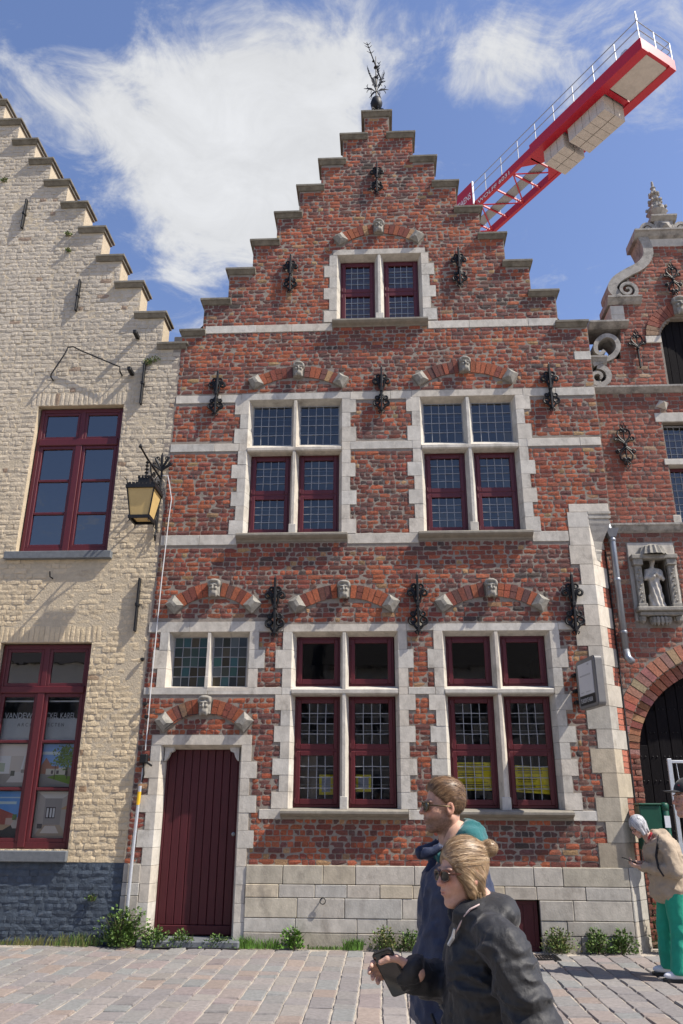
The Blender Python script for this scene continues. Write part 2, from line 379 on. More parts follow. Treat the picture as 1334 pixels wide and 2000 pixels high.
# ================================================================ the red brick stepped-gable house
XL = lambda z: -3.40+.02*np.minimum(z, 8.0)
XR = 3.40
ZT = [13.685, 13.157, 12.582, 11.998, 11.413, 10.83, 10.25, 9.647, 9.04]
SL = [-.243, -.637, -1.024, -1.404, -1.781, -2.176, -2.566, -2.958, -3.27]
SR = [.332, .744, 1.117, 1.48, 1.857, 2.238, 2.619, 3.008, 3.419]
OVH, CT = .06, .10
house = thing('stepped_gable_house', 'tall red brick house with stepped gable, pale stone window frames and dark red door', 'house', (0, 0, 0))
CHX, CHD = 3.07, .25                                     # chamfered lower corner: front edge and depth
NAR, WID, CH = .125, .215, .05
def out_main(xs, z):
    if z >= ZT[-1]-CT:
        for i in range(8, -1, -1):
            if z < ZT[i]-CT: return (xs > SL[i]+OVH) & (xs < SR[i]-OVH)
        return xs < -99
    return (xs > float(XL(z))+.004) & (xs < (XR if z > 5.74 else CHX))
MK = Mask(out_main)
def stone(x0, x1, z0, z1, name='stone_block', y0=-.012, y1=.006, k=1.0, parent=None, j=.004):
    m = MB(); m.box(x0+j/2, x1-j/2, y0+random.uniform(-.002, .002), y1, z0+j/2, z1-j/2, stone_col(x0, z0, k), bev=.004)
    MK.rect(x0, x1, z0, z1, .001); return m.build(name, 'stone', parent or house)
holes = []
BANDS = [(5.29, 5.45), (6.825, 6.96), (7.68, 7.82), (3.10, 3.20)]
def jamb(x, side, zb, zt, skipbands=False, c=CH, depth=.24, start=0):
    """stack of alternating long and short stones beside an opening; side -1 left, +1 right"""
    cuts = [zb]; kinds = []
    bs = [] if skipbands else sorted(b for b in BANDS if zb < (b[0]+b[1])/2 < zt)
    z = zb; k = start
    for b in bs+[(zt, zt)]:
        n = max(1, round((b[0]-z)/.225)) if b[0]-z > .05 else 0
        for i in range(n):
            cuts.append(z+(b[0]-z)*(i+1)/n); kinds.append(k % 2); k += 1
        if b[1] > b[0]: cuts.append(b[1]); kinds.append(0); z = b[1]
    for z0, z1, kd in zip(cuts[:-1], cuts[1:], kinds):
        w = (WID if kd else NAR)*random.uniform(.95, 1.06); y = -.012+random.uniform(-.002, .002)
        poly = [(-w, y), (0, y), (c, .13), (c, depth), (-.01, depth), (-.01, .006), (-w, .006)]
        m = MB(); fn = (lambda u, v, h: (x+u, v, h)) if side < 0 else (lambda u, v, h: (x-u, v, h))
        m.prism(poly, fn, z0+.002, z1-.002, stone_col(x, z0)); m.build('jamb_stone', 'stone', house)
        MK.rect(*((x-w, x) if side < 0 else (x, x+w)), z0, z1, .001)
def lintel(x0, x1, z0, z1, ext=NAR, parts=1, c=CH):
    e = [x0-ext+(x1-x0+2*ext)*i/parts for i in range(parts+1)]
    for a, b in zip(e[:-1], e[1:]):
        m = MB(); y = -.013
        m.prism([(y, z1-.002), (y, z0), (.13, z0-c), (.24, z0-c), (.24, z0+.01), (.006, z0+.01), (.006, z1-.002)], lambda u, v, h: (h, u, v), a+.002, b-.002, stone_col(a, z0)); m.build('lintel_stone', 'stone', house)
    MK.rect(x0-ext, x1+ext, z0, z1, .001)
def sill(x0, x1, zt, ext=.085, proj=.125, th=.12, mossy=False):
    m = MB(); pr = [(.24, zt+.025), (-proj*.8, zt-.006), (-proj, zt-.022), (-proj, zt-.05), (-proj*.72, zt-.075), (-.03, zt-.095), (-.014, zt-th), (.006, zt-th), (.006, zt-.05), (.24, zt-.05)]
    m.prism(pr, lambda u, v, h: (h, u, v), x0-ext, x1+ext, (.215, .195, .16)); m.build('window_sill', 'stone', house)
    MK.rect(x0-ext, x1+ext, zt-th, zt, .001)
def mullion(xm, hw, z0, z1, base=True):
    m = MB(); y = -.012
    m.prism([(-.02, y), (.02, y), (hw, .13), (hw, .24), (-hw, .24), (-hw, .13)], lambda u, v, h: (xm+u, v, h), z0, z1, stone_col())
    if base: m.box(xm-hw+.008, xm+hw-.008, -.017, .12, z0-.01, z0+.15, stone_col(), .006)
    m.build('mullion', 'stone', house)
def transom(x0, x1, za, zb):
    m = MB()
    m.prism([(-.02, za+.03), (-.02, za+.075), (.0, za+.09), (.13, zb), (.24, zb), (.24, za), (.13, za), (.0, za+.012)], lambda u, v, h: (h, u, v), x0, x1, stone_col()); m.build('transom', 'stone', house)
def bar_frame(mb, x0, x1, z0, z1, y0, y1, w, bev=.006, wb=None):
    wb = wb or w
    mb.box(x0, x0+w, y0, y1, z0, z1, None, bev); mb.box(x1-w, x1, y0, y1, z0, z1, None, bev)
    mb.box(x0+w, x1-w, y0+.002, y1-.002, z1-w, z1, None, bev*.6); mb.box(x0+w, x1-w, y0+.002, y1-.002, z0, z0+wb, None, bev*.6)
def glazing(win, x0, x1, z0, z1, y, nx, nz, single=True, gm='glass_lead', colf=None, lw=.0066):
    """leaded light: a net of lead cames with a small pane in every mesh"""
    ld = MB(); dx, dz = (x1-x0)/nx, (z1-z0)/nz
    wob = [[random.uniform(-.003, .003) for _ in range(nz+1)] for _ in range(nx+1)]
    for i in range(1, nx): ld.tube([(x0+i*dx+wob[i][j], y-.004, z0+j*dz) for j in range(nz+1)], lw, 4)
    for j in range(1, nz): ld.tube([(x0+i*dx, y-.005, z0+j*dz+wob[i][j]) for i in range(nx+1)], lw, 4)
    for k in range(1, 3 if nz > 3 else 2):                       # saddle bars behind
        zz = z0+(z1-z0)*k/(3 if nz > 3 else 2); ld.tube([(x0, y+.012, zz), (x1, y+.012, zz)], .004, 4)
    ld.build('lead_cames', 'lead', win)
    whole = MB()
    for i in range(nx):
        for j in range(nz):
            a, b, c, d = x0+i*dx, x0+(i+1)*dx, z0+j*dz, z0+(j+1)*dz; t, s = random.gauss(0, .0009), random.gauss(0, .0009)
            col = colf(i, j) if colf else None
            mb = MB() if single else whole
            mb.add([(a, y-t-s, c), (b, y+t-s, c), (b, y+t+s, d), (a, y-t+s, d)], [(0, 1, 2, 3)], col)
            if single: mb.build('pane', gm, win)
    if not single: whole.build('leaded_glass', gm, win)
_GC = 'glass_clear'
def casement(x0, x1, z0, z1, zd, nx, nz, single, y0=.145, lead_top=True):
    """red timber casement made of two stacked sashes"""
    m = MB(); bar_frame(m, x0, x1, z0, z1, y0, y0+.07, .035)
    spans = [(z0+.035, zd-.012), (zd+.012, z1-.035)] if zd else [(z0+.035, z1-.035)]
    if zd: m.box(x0+.03, x1-.03, y0-.006, y0+.06, zd-.02, zd+.02, None, .005)
    for a, b in spans: bar_frame(m, x0+.03, x1-.03, a, b, y0-.014, y0+.05, .058, .008, .07)
    for a, b in spans:
        for zz in (a+.05, b-.05): m.tube([(x0+.03, y0-.022, zz-.03), (x0+.03, y0-.022, zz+.03)], .008, 5)
    w = m.build('window', 'red_paint', house)
    for a, b in spans:
        gx0, gx1, gz0, gz1 = x0+.085, x1-.085, a+.066, b-.055
        if nx: glazing(w, gx0, gx1, gz0, gz1, y0+.02, nx, nz, single, _GC if single else 'glass_lead')
        else:
            g = MB(); g.add([(gx0, y0+.02, gz0), (gx1, y0+.02, gz0), (gx1, y0+.02, gz1), (gx0, y0+.02, gz1)], [(0, 1, 2, 3)]); g.build('pane', 'glass', w)
    return w
def lead_light(x0, x1, z0, z1, nx, nz, single, gm='glass_lead', colf=None, y=.15):
    m = MB(); bar_frame(m, x0-.004, x1+.004, z0-.004, z1+.004, y-.01, y+.015, .018, .003)
    w = m.build('window', 'lead', house); glazing(w, x0+.015, x1-.015, z0+.015, z1-.015, y, nx, nz, single, gm, colf)
# --- openings: outer rectangle on the face, casement pairs behind
def hole(x0, x1, z0, z1): holes.append((x0-.01, x1+.01, z0-.05, z1+.01)); MK.rect(x0, x1, z0-.05, z1, .0)
# upper floor
for o0, o1, c in ((-2.05, -.565, (-1.998, -1.37, -1.245, -.617)), (.658, 2.15, (.71, 1.332, 1.47, 2.098))):
    hole(o0, o1, 5.45, 7.72); xm = (c[1]+c[2])/2
    jamb(o0, -1, 5.45, 7.72, start=1); jamb(o1, 1, 5.45, 7.72, start=1); lintel(o0, o1, 7.72, 7.83); sill(o0, o1, 5.45)
    mullion(xm, (c[2]-c[1])/2, 5.46, 7.70); transom(o0+.01, o1-.01, 6.80, 6.975)
    for a, b in ((c[0], c[1]), (c[2], c[3])):
        lead_light(a, b, 6.975, 7.67, 5, 4, False); casement(a, b, 5.475, 6.80, 6.13, 4, 4, False)
# gable window
hole(-.665, .765, 9.15, 10.495); jamb(-.665, -1, 9.15, 10.495, True, start=1); jamb(.765, 1, 9.15, 10.495, True, start=1)
lintel(-.665, .765, 10.495, 10.60, .07); sill(-.665, .765, 9.15, .07, .13, .11); mullion(.0485, .075, 9.16, 10.48)
for a, b in ((-.612, -.027), (.124, .712)): casement(a, b, 9.175, 10.445, 9.81, 4, 4, False)
# ground floor: stained glass pair over the door
hole(-3.035, -1.865, 3.20, 3.985); jamb(-3.035, -1, 3.20, 3.985, True); jamb(-1.865, 1, 3.20, 3.985, True); lintel(-3.035, -1.865, 3.985, 4.13, .30, 3)
mullion(-2.45, .035, 3.20, 3.97)
def stained(i, j):
    k = random.uniform(.2, .5); return tuple(q*k for q in random.choice([(.08, .2, .18), (.12, .2, .18), (.14, .16, .13), (.11, .14, .15), (.08, .19, .2), (.14, .12, .08), (.2, .24, .26)]))
_sm = bpy.data.materials.new('stained_glass'); _sm.use_nodes = True; MT['stained_glass'] = _sm
_b = _sm.node_tree.nodes['Principled BSDF']; _a = N(_sm.node_tree, 'ShaderNodeAttribute', attribute_name='Col'); L(_sm.node_tree, _a, 0, _b, 'Base Color'); _b.inputs['Roughness'].default_value = .12
for a, b in ((-2.985, -2.487), (-2.413, -1.915)): lead_light(a, b, 3.215, 3.94, 4, 5, True, 'stained_glass', stained)
m = MB(); m.prism([(-.012, 3.20), (.15, 3.235), (.24, 3.235), (.24, 3.15), (-.012, 3.15)], lambda u, v, h: (h, u, v), -3.045, -1.855, stone_col()); m.build('window_sill', 'stone', house)
# ground floor: the two big cross windows
for o0, o1, c in ((-1.26, .24, (-1.21, -.58, -.462, .178)), (.862, 2.36, (.915, 1.542, 1.678, 2.302))):
    hole(o0, o1, 1.62, 3.98); jamb(o0, -1, 1.62, 3.98, start=1); jamb(o1, 1, 1.62, 3.98, start=1); lintel(o0, o1, 3.98, 4.085); sill(o0, o1, 1.615, .085, .14, .125)
    mullion((c[1]+c[2])/2, (c[2]-c[1])/2, 1.625, 3.965); transom(o0+.01, o1-.01, 3.09, 3.225)
    for a, b in ((c[0], c[1]), (c[2], c[3])):
        casement(a, b, 3.225, 3.93, None, 0, 0, False); casement(a, b, 1.64, 3.09, 2.37, 4, 4, True)
# door
hole(-3.02, -1.905, .0, 2.43)
for xx, sd in ((-3.02, -1), (-1.905, 1)): jamb(xx, sd, .06, 2.43, True, c=.045, depth=.26)
lintel(-3.02, -1.905, 2.43, 2.56, .13)
for i, sx in enumerate((-1, 1)):                                  # carved brackets in the door's upper corners
    xx = -2.975 if sx < 0 else -1.95; m = MB()
    m.prism([(0, 0), (.13, 0), (.12, -.05), (.07, -.07), (.05, -.13), (.02, -.17), (0, -.18)], lambda u, v, h: (xx-sx*u, h, 2.40+v), .06, .15, stone_col()); m.build('door_bracket', 'stone', house)
dm = MB(); bar_frame(dm, -2.975, -1.95, .10, 2.41, .20, .26, .03, .004)
door = dm.build('door', 'door_paint', house)
nb = 9; w = (1.025-.06)/nb
for i in range(nb):
    a = -2.945+i*w; m = MB(); m.box(a+.003, a+w-.003, .207+random.uniform(0, .003), .245, .215, 2.385, None, .006); m.build('plank', 'door_paint', door)
m = MB(); m.box(-2.945, -1.98, .196, .24, .105, .21, None, .006); m.build('bottom_rail', 'door_paint', door)
m = MB(); m.lathe([(.0, 0), (.024, 0), (.026, .01), (.015, .018), (.0, .02)], (0, 0, 0), 12)
m.v = [(-2.0+a, .205-c, 1.30+b) for a, b, c in m.v]; m.build('lock', 'zinc', door)
m = MB(); m.box(-3.09, -1.80, -.17, .24, .0, .085, None, .015); m.build('door_step', 'bluestone', house)
MK.rect(-3.151, -1.75, 0, 2.43)
# --- string courses of stone blocks
def band(x0, x1, z0, z1, k=1.0):
    x = x0
    while x < x1-.01:
        e = x+random.uniform(.5, 1.0)
        if x1-e < .3: e = x1
        stone(x, e, z0, z1, 'band_stone', k=k); x = e
band(-3.26, -2.05-NAR, 6.825, 6.96); band(-.565+NAR, .658-NAR, 6.825, 6.96); band(2.15+NAR, 3.39, 6.825, 6.96)
band(-3.24, -2.05-NAR, 7.68, 7.82); band(-.565+NAR, .658-NAR, 7.69, 7.83); band(2.15+NAR, 3.39, 7.69, 7.83)
band(-3.28, -2.135, 5.29, 5.45); band(-.48, .573, 5.29, 5.45); band(2.235, 2.76, 5.29, 5.45)
band(-2.85, -.735, 8.98, 9.125); band(.835, 2.93, 8.98, 9.125)
band(-3.33, -1.26-NAR, 3.10, 3.20); band(.24+NAR, .862-NAR, 3.10, 3.20)
band(.24+NAR, .862-NAR, 3.985, 4.085); band(2.36+NAR, 2.80, 3.985, 4.09)
band(-1.565, -1.26-NAR, 3.985, 4.09)
band(-1.64, -1.345, 1.49, 1.615); band(.33, .775, 1.49, 1.615); band(2.45, 2.80, 1.49, 1.615)
stone(3.14, XR, 8.33, 8.48)
# --- corbelled corner: square above, chamfered below
z = .94; k = 0; qs = []
while z < 5.73:
    hgt = random.uniform(.25, .31); e = min(z+hgt, 5.74)
    if 5.74-e < .12: e = 5.74
    w = (.20 if k % 2 else .33)+random.uniform(-.02, .02)
    if z > 5.2: w = .30
    cl = CHD if k % 2 else CHD*random.uniform(.45, .6)
    m = MB(); y = -.013; col = stone_col(0, 0, random.uniform(.62, .85) if z < 4.0 else 1.0)
    if z < 2.2: col = (col[0]*.95, col[1]*.9, col[2]*.8)
    m.prism([(CHX-w, y), (CHX-.004, y), (CHX+cl+.008, cl-.004), (CHX+cl-.01, cl+.012), (CHX-.0, .012), (CHX-w, .012)], lambda u, v, h: (u, v, h), z+.003, e-.003, col); m.build('corner_stone', 'stone', house)
    MK.rect(CHX-w, CHX, z, e, .001); qs.append((z, e, cl)); z = e; k += 1
stone(2.80, XR-.02, 5.74, 5.87, 'corner_stone')
A_, B_, K_ = np.array([CHX, -.005]), np.array([CHX+CHD, CHD]), np.array([XR-.005, -.005])
m = MB(); prof = [(5.02, .04), (5.12, .16), (5.16, .24), (5.18, .20), (5.30, .34), (5.44, .66), (5.53, .84), (5.56, .92), (5.60, .95), (5.605, .86), (5.635, .86), (5.64, 1.0), (5.675, 1.0), (5.68, .88), (5.705, .88), (5.71, 1.03), (5.745, 1.03)]
md = (A_+B_)/2
for (za, sa), (zb, sb) in zip(prof[:-1], prof[1:]):
    def tri(s): return [md+(q-md)*np.array([min(1, .3+s*.72)]*2)*1.0 if q is not K_ else md+(K_-md)*s for q in (A_, K_, B_)]
    ta, tb = tri(sa), tri(sb)
    m.add([(q[0], q[1]-.01, za) for q in ta]+[(q[0], q[1]-.01, zb) for q in tb], [(0, 1, 4, 3), (1, 2, 5, 4), (2, 0, 3, 5), (2, 1, 0), (3, 4, 5)], (.36, .335, .29))
m.build('corner_corbel', 'stone', house)
s2 = math.sqrt(.5)
chf = lambda u, y, z: (CHX+u*s2-y*-s2*-1, u*s2+y*s2, z)             # chamfer plane: u along it, y outwards negative
cb = []
for za, zb, cl in qs:
    if cl < CHD*.9:
        n = max(1, round((zb-za)/.0735)); hh = (zb-za)/n
        for i in range(n):
            x = cl*1.4142+.012
            m = MB(); brick_geo(m, x, CHD*1.4142, za+i*hh, za+(i+1)*hh-.011, .012, -.006, (.36, .12, .075), lambda u, y, z: (CHX+u*s2-y*-s2, u*s2+y*s2, z)); cb.append((.1, (3.2, za), m))
# --- plinth of stone blocks
PR = [-.02, .17, .335, .565, .72, .945]
for za, zb in zip(PR[:-1], PR[1:]):
    for (xa, xb) in ((-1.775, 1.13), (1.93, CHX+.0)):
        x = xa
        if za > .56 and xa > 0: x = 1.13
        if za > .56 and xa < 0: pass
        while x < xb-.01:
            e = x+random.uniform(.32, .78)
            if xb-e < .25: e = xb
            k = .92 if xa < 0 else .86
            if za < .1: k *= .82
            m = MB(); cl = stone_col(x, za, k*.98)
            if random.random() < .25: cl = (cl[0]*1.0, cl[1]*.95, cl[2]*.84)
            m.box(x+.003, e-.003, -.03+random.uniform(-.003, .003), .006, za+.003, zb-.003, cl, .006); m.build('plinth_stone', 'stone', house); x = e
    m = MB(); m.box(float(XL(za))+.01, -3.155, -.02, .006, za+.003, zb-.003, stone_col(0, 0, .8), .005); m.build('plinth_stone', 'stone', house)
    if zb < .6 or True:
        m = MB(); y = -.03; cl = stone_col(0, 0, .75)
        m.prism([(CHX+.003, y), (CHX+.02, y), (CHX+CHD+.01, CHD-.02), (CHX+CHD, CHD+.02), (CHX+.003, .02)], lambda u, v, h: (u, v, h), za+.003, zb-.003, cl); m.build('plinth_stone', 'stone', house)
hole(1.13, 1.93, .02, .565)
m = MB(); bar_frame(m, 1.15, 1.91, -.01, .555, .03, .09, .045, .004); m.box(1.19, 1.87, .05, .08, .0, .52)
hatch = m.build('cellar_hatch', 'door_paint', house)
for i in range(5): m = MB(); m.box(1.195+i*.135, 1.195+i*.135+.129, .042, .052, .01, .51, None, .003); m.build('plank', 'door_paint', hatch)
# --- relieving arches with voussoirs, carved keystones, diamond springers
def head_sdf(p):
    d = sd_ell(p, (0, 0, 0), (.075, .07, .105)); d = smin(d, sd_ell(p, (0, -.03, -.085), (.05, .05, .06)), .03)
    d = smin(d, sd_cone(p, (0, -.075, .02), (0, -.10, -.03), .012, .02), .012)
    for s in (-1, 1):
        d = smin(d, sd_ell(p, (s*.032, -.068, .035), (.03, .018, .012)), .01); d = smin(d, sd_ell(p, (s*.04, -.06, -.02), (.022, .02, .025)), .012)
        d = smax(d, -sd_ell(p, (s*.03, -.078, .015), (.016, .016, .012)), .006)
        d = smin(d, sd_ell(p, (s*.075, -.02, .07), (.03, .04, .05)), .02); d = smin(d, sd_ell(p, (s*.045, -.04, -.11), (.02, .03, .05)), .02)
    d = smax(d, -sd_ell(p, (0, -.09, -.06), (.024, .02, .008)), .005); d = smin(d, sd_ell(p, (0, -.02, .11), (.08, .06, .035)), .02)
    q = np.abs(p-np.array([0, .04, .0]))-np.array([.085, .05, .13]); bx = np.linalg.norm(np.maximum(q, 0), axis=-1)+np.minimum(q.max(-1), 0)
    return smin(d, bx, .015)
_kh = sdf_build(head_sdf, (-.14, -.16, -.2), (.14, .1, .18), .009, 'keystone', 'carved'); _km = _kh.data; bpy.data.objects.remove(_kh)
def arch(lp, kp, rp, n=24, thick=.20, par=house):
    (x1, z1), (x2, z2), (x3, z3) = lp, kp, rp; z1 = z3 = (z1+z3)/2; x2 = (x1+x3)/2; hw = (x3-x1)/2; rise = z2-z1
    r = (hw*hw+rise*rise)/(2*rise); cz = z2-r; amax = math.asin(hw/r)
    ka, sa = .105/r, .085/r
    MK.fns.append(lambda xs, z: (lambda d, a: (d > r-thick/2-.02) & (d < r+thick/2+.012) & (np.abs(a) < amax+.03) & (z > cz))(np.hypot(xs-x2, z-cz), np.arctan2(xs-x2, z-cz)))
    for s in (-1, 1):
        a0, a1 = ka*.92, amax-sa; nv = max(3, int((a1-a0)*r/.078)); da = (a1-a0)/nv
        for i in range(nv):
            t0, t1 = s*(a0+i*da+.045*da), s*(a0+(i+1)*da-.045*da); g = MB(); col = brick_col(x2+s*.3, z2, .12)
            ro, ri = r+thick/2+random.uniform(-.012, .008), r-thick/2+random.uniform(-.003, .003); y = -.018+random.uniform(-.005, .005)
            split = random.random() < .3; 
            for (qa, qb) in (((ri, ro),) if not split else ((ri, r-.004), (r+.004, ro))):
                pts = [(x2+q*math.sin(t), cz+q*math.cos(t)) for q, t in ((qa, t0), (qb, t0), (qb, t1), (qa, t1))]
                g.prism(pts, lambda u, v, h: (u, h, v), y, .01, col)
            g.build('arch_brick', 'brick', par)
        ca = s*amax; cxx, czz = x2+r*math.sin(ca), cz+r*math.cos(ca); m = MB()
        ex, ez = np.array([math.cos(ca), -math.sin(ca)]), np.array([math.sin(ca), math.cos(ca)]); h0, h1, hp = .092, .092, .022
        q = lambda a, b, y: (cxx+a*ex[0]+b*ez[0], y, czz+a*ex[1]+b*ez[1])
        v = [q(a*h0, b*h1*1.1, .01) for a, b in ((-1, -1), (1, -1), (1, 1), (-1, 1))]+[q(a*h0, b*h1*1.1, -.045) for a, b in ((-1, -1), (1, -1), (1, 1), (-1, 1))]+[q(a*hp, b*hp*2.2, -.105) for a, b in ((-1, -1), (1, -1), (1, 1), (-1, 1))]
        m.add(v, [(4, 5, 9, 8), (5, 6, 10, 9), (6, 7, 11, 10), (7, 4, 8, 11), (8, 9, 10, 11), (0, 1, 5, 4), (1, 2, 6, 5), (2, 3, 7, 6), (3, 0, 4, 7)]); m.build('springer_stone', 'carved', par)
        MK.fns.append(lambda xs, z, cxx=cxx, czz=czz: (np.abs(xs-cxx) < .11) & (abs(z-czz) < .115) & ((np.abs((xs-cxx)*ex[0]+(z-czz)*ex[1]) < .11) & (np.abs((xs-cxx)*ez[0]+(z-czz)*ez[1]) < .12)))
    o = bpy.data.objects.new('keystone', _km); COL.objects.link(o); o.parent = par; po = ORG[par.name]; o.location = (x2-po[0], -.06-po[1], z2+.01-po[2]); o.scale = (.92, .95, .92); o.rotation_euler = (0, 0, random.uniform(-.15, .15))
    return x2, cz, r
def brick_col(x, z, orange=0.0):
    n = vnoise(x, z, .8, 3)*.6+vnoise(x, z, 2.6, 5)*.4; u = random.random()+(.46-n)*1.0-orange
    v = random.uniform(.82, 1.15)
    if u < .33: c = (.39, .112, .055)
    elif u < .66: c = (.245, .073, .050)
    elif u < .91: c = (.175, .072, .058)
    elif u < 1.06: c = (.15, .075, .062)
    else: c = (.085, .06, .052)
    if random.random() < .03: c = (.40, .24, .12)
    return tuple(q*v*.74*random.uniform(.94, 1.06) for q in c)
ARCHES = [((-2.986, 4.378), (-2.415, 4.607), (-1.848, 4.378)), ((-1.203, 4.375), (-.527, 4.570), (.149, 4.375)), ((.899, 4.372), (1.582, 4.575), (2.264, 4.372)), ((-2.996, 2.73), (-2.44, 2.940), (-1.89, 2.73)),
          ((-1.957, 8.035), (-1.27, 8.22), (-.589, 8.035)), ((.679, 8.045), (1.388, 8.245), (2.098, 8.045)), ((-.608, 10.82), (.048, 11.022), (.707, 10.82))]
for a in ARCHES: arch(*a)
# --- copings of the steps
def coping_piece(x0, x1, zt, par, mt='coping', end=0, yb=.42):
    m = MB(); xi0, xi1 = (x0+.03 if end != 1 else x0), (x1-.03 if end != -1 else x1)
    m.box(x0, x1, -.085, yb, zt-.045, zt, None, .006)
    m.prism([(-.07, zt-.046), (-.02, zt-CT), (yb-.04, zt-CT), (yb-.02, zt-.046)], lambda u, v, h: (h, u, v), xi0, xi1); m.build('coping', mt, par)
coping_piece(SL[0], SR[0], ZT[0], house)
for i in range(1, 9):
    coping_piece(SL[i], SL[i-1]+OVH+.06, ZT[i]+random.uniform(-.008, .008), house, end=-1); coping_piece(SR[i-1]-OVH-.06, SR[i], ZT[i]+random.uniform(-.008, .008), house, end=1)
# --- wall body with openings, then the bricks on it
xb = [-3.36, XR, CHX, 3.39]+[h[0] for h in holes]+[h[1] for h in holes]+[a+OVH for a in SL[:8]]+[a-OVH for a in SR[:8]]
zb = [-.05, 5.74, ZT[-1]-CT]+[h[2] for h in holes]+[h[3] for h in holes]+[a-CT for a in ZT]
def fill_main(x, z):
    for a, b, c, d in holes:
        if a < x < b and c < z < d: return False
    if z > ZT[-1]-CT: return bool(out_main(np.array([x]), z)[0])
    return -3.36 < x < (XR if z > 5.74 else CHX)
core_wall(xb, zb, fill_main, 0, .38).build('wall', 'mortar', house)
m = MB(); m.prism([(CHX-.002, .008), (CHX+CHD-.006, CHD+.004), (CHX+CHD-.006, 8.0), (CHX-.2, 8.0), (CHX-.2, .2)], lambda u, v, h: (u, v, h), -.05, 5.745); m.build('side_wall', 'mortar', house)
bl = lay_bricks(MK, -3.40, 3.42, .945, 13.62, .0705, .186, .008, -.0065, brick_col, .0048, .0036, .0100)
vis = lambda c: .02 if (.7 < c[0] < 1.5 and c[1] < 1.5) else 1
emit_bricks(bl+cb, 'brick', 'brickwork', 'brick', house, visible=vis)
# --- house body behind the facade: side walls, floors, back wall, roof
m = MB(); m.box(-3.36, -3.2, .38, 8, -.05, 9); m.box(XR-.2, XR-.03, .40, 8, 5.74, 9); m.box(-3.36, XR-.03, 8, 8.3, -.05, 9); m.build('back_wall', 'mortar_dark', house)
m = MB(); m.box(-3.19, 3.0, .39, 7.9, .02, .1); m.box(-3.19, 3.0, .39, 7.9, 4.25, 4.6); m.box(-3.19, 3.1, .39, 7.9, 8.3, 8.6); m.box(-1.72, -1.6, .4, 5, .1, 4.2); m.box(-3.19, 3.0, 4.4, 4.5, .1, 8.3); m.box(-1.5, 1.6, 3.0, 3.1, 8.6, 11); m.build('interior', 'dark_room', house)
m = MB(); m.add([(-3.4, .36, 8.9), (-3.4, 8.4, 8.9), (.04, 8.4, 13.1), (.04, .36, 13.1), (3.42, 8.4, 8.9), (3.42, .36, 8.9)], [(0, 3, 2, 1), (3, 5, 4, 2)]); m.build('roof', 'roof_tile', house)
# --- ornate wall anchors
def anchor_mesh(kind):
    m = MB(); y = -.055
    def sc(pts, r=.011): m.tube([(a, y, b) for a, b in pts], r*1.45, 5)
    if kind == 'fin':
        m.box(-.016, .016, -.10, -.035, -.40, .42, None, .004); m.box(-.024, .024, -.11, .0, -.04, .02, None, .005)
        m.tube([(0, -.07, .42), (0, -.07, .47)], [.014, .004], 5); m.tube([(0, -.07, -.40), (0, -.07, -.45)], [.02, .004], 5)
        for s in (-1, 1):
            sc([(s*a, b) for a, b in [(.0, .0), (.03, .04), (.045, .1)]+spiral(.095, .16, .06, .022, math.pi*1.1, -1.35)], .013)
            sc([(s*a, b) for a, b in [(.0, .12), (.02, .18)]+spiral(.052, .25, .042, .016, math.pi*1.2, -1.2)], .012)
            sc([(s*a, b) for a, b in [(.0, -.06), (.03, -.10)]+spiral(.07, -.14, .038, .014, math.pi*.8, 1.2)], .012)
            sc([(s*a, b) for a, b in [(.02, -.36), (.06, -.31)]+spiral(.075, -.24, .06, .022, -math.pi*.6, 1.3)], .013)
            m.tube([(s*.01, y, -.37), (s*.05, y, -.40), (s*.03, y, -.43)], .011, 5)
    else:
        m.tube([(0, y, -.42), (0, y, .42)], .013, 6); m.lathe([(0, -.05), (.035, -.02), (.035, .02), (0, .05)], (0, y, 0), 8)
        for e in (-1, 1):
            if kind == 'half' and e < 0: m.box(-.014, .014, y-.02, y+.02, -.5, -.02); continue
            m.tube([(0, y, e*.40), (.03, y, e*.45), (0, y, e*.52), (-.03, y, e*.45), (0, y, e*.40)], .010, 5)
            for s in (-1, 1):
                sc([(s*a, e*b) for a, b in [(0, .02), (.05, .07), (.11, .11)]+spiral(.15, .14, .04, .012, -math.pi*.5, 1.1)], .012)
                sc([(s*a, e*b) for a, b in [(0, .05), (.08, .14), (.125, .22), (.11, .30), (.06, .34)]+spiral(.045, .30, .03, .01, math.pi*.5, .9)], .012)
                sc([(s*a, e*b) for a, b in [(0, .33), (.04, .36), (.06, .40), (.03, .42)]], .009)
    o = m.build('wall_anchor', 'iron'); me = o.data; bpy.data.objects.remove(o); return me
AM = {k: anchor_mesh(k) for k in ('fin', 'cross', 'half')}
def put_anchor(par, kind, x, y, z, s=1.0, rz=0.0):
    o = bpy.data.objects.new('wall_anchor', AM[kind]); COL.objects.link(o); o.parent = par; b = ORG[par.name]; o.location = (x-b[0], y-b[1], z-b[2]); o.scale = (s, 1, s); o.rotation_euler = (0, rz, 0)
for x, z, s in ((-2.578, 7.83, .93), (.058, 7.83, .95), (2.702, 7.815, .95), (-1.456, 10.10, .88), (1.394, 10.14, .9), (.032, 12.1, .82), (-1.516, 4.335, 1.0), (.53, 4.36, 1.0), (2.718, 4.345, 1.0)):
    put_anchor(house, 'fin', x, 0, z, s, random.uniform(-.02, .02))
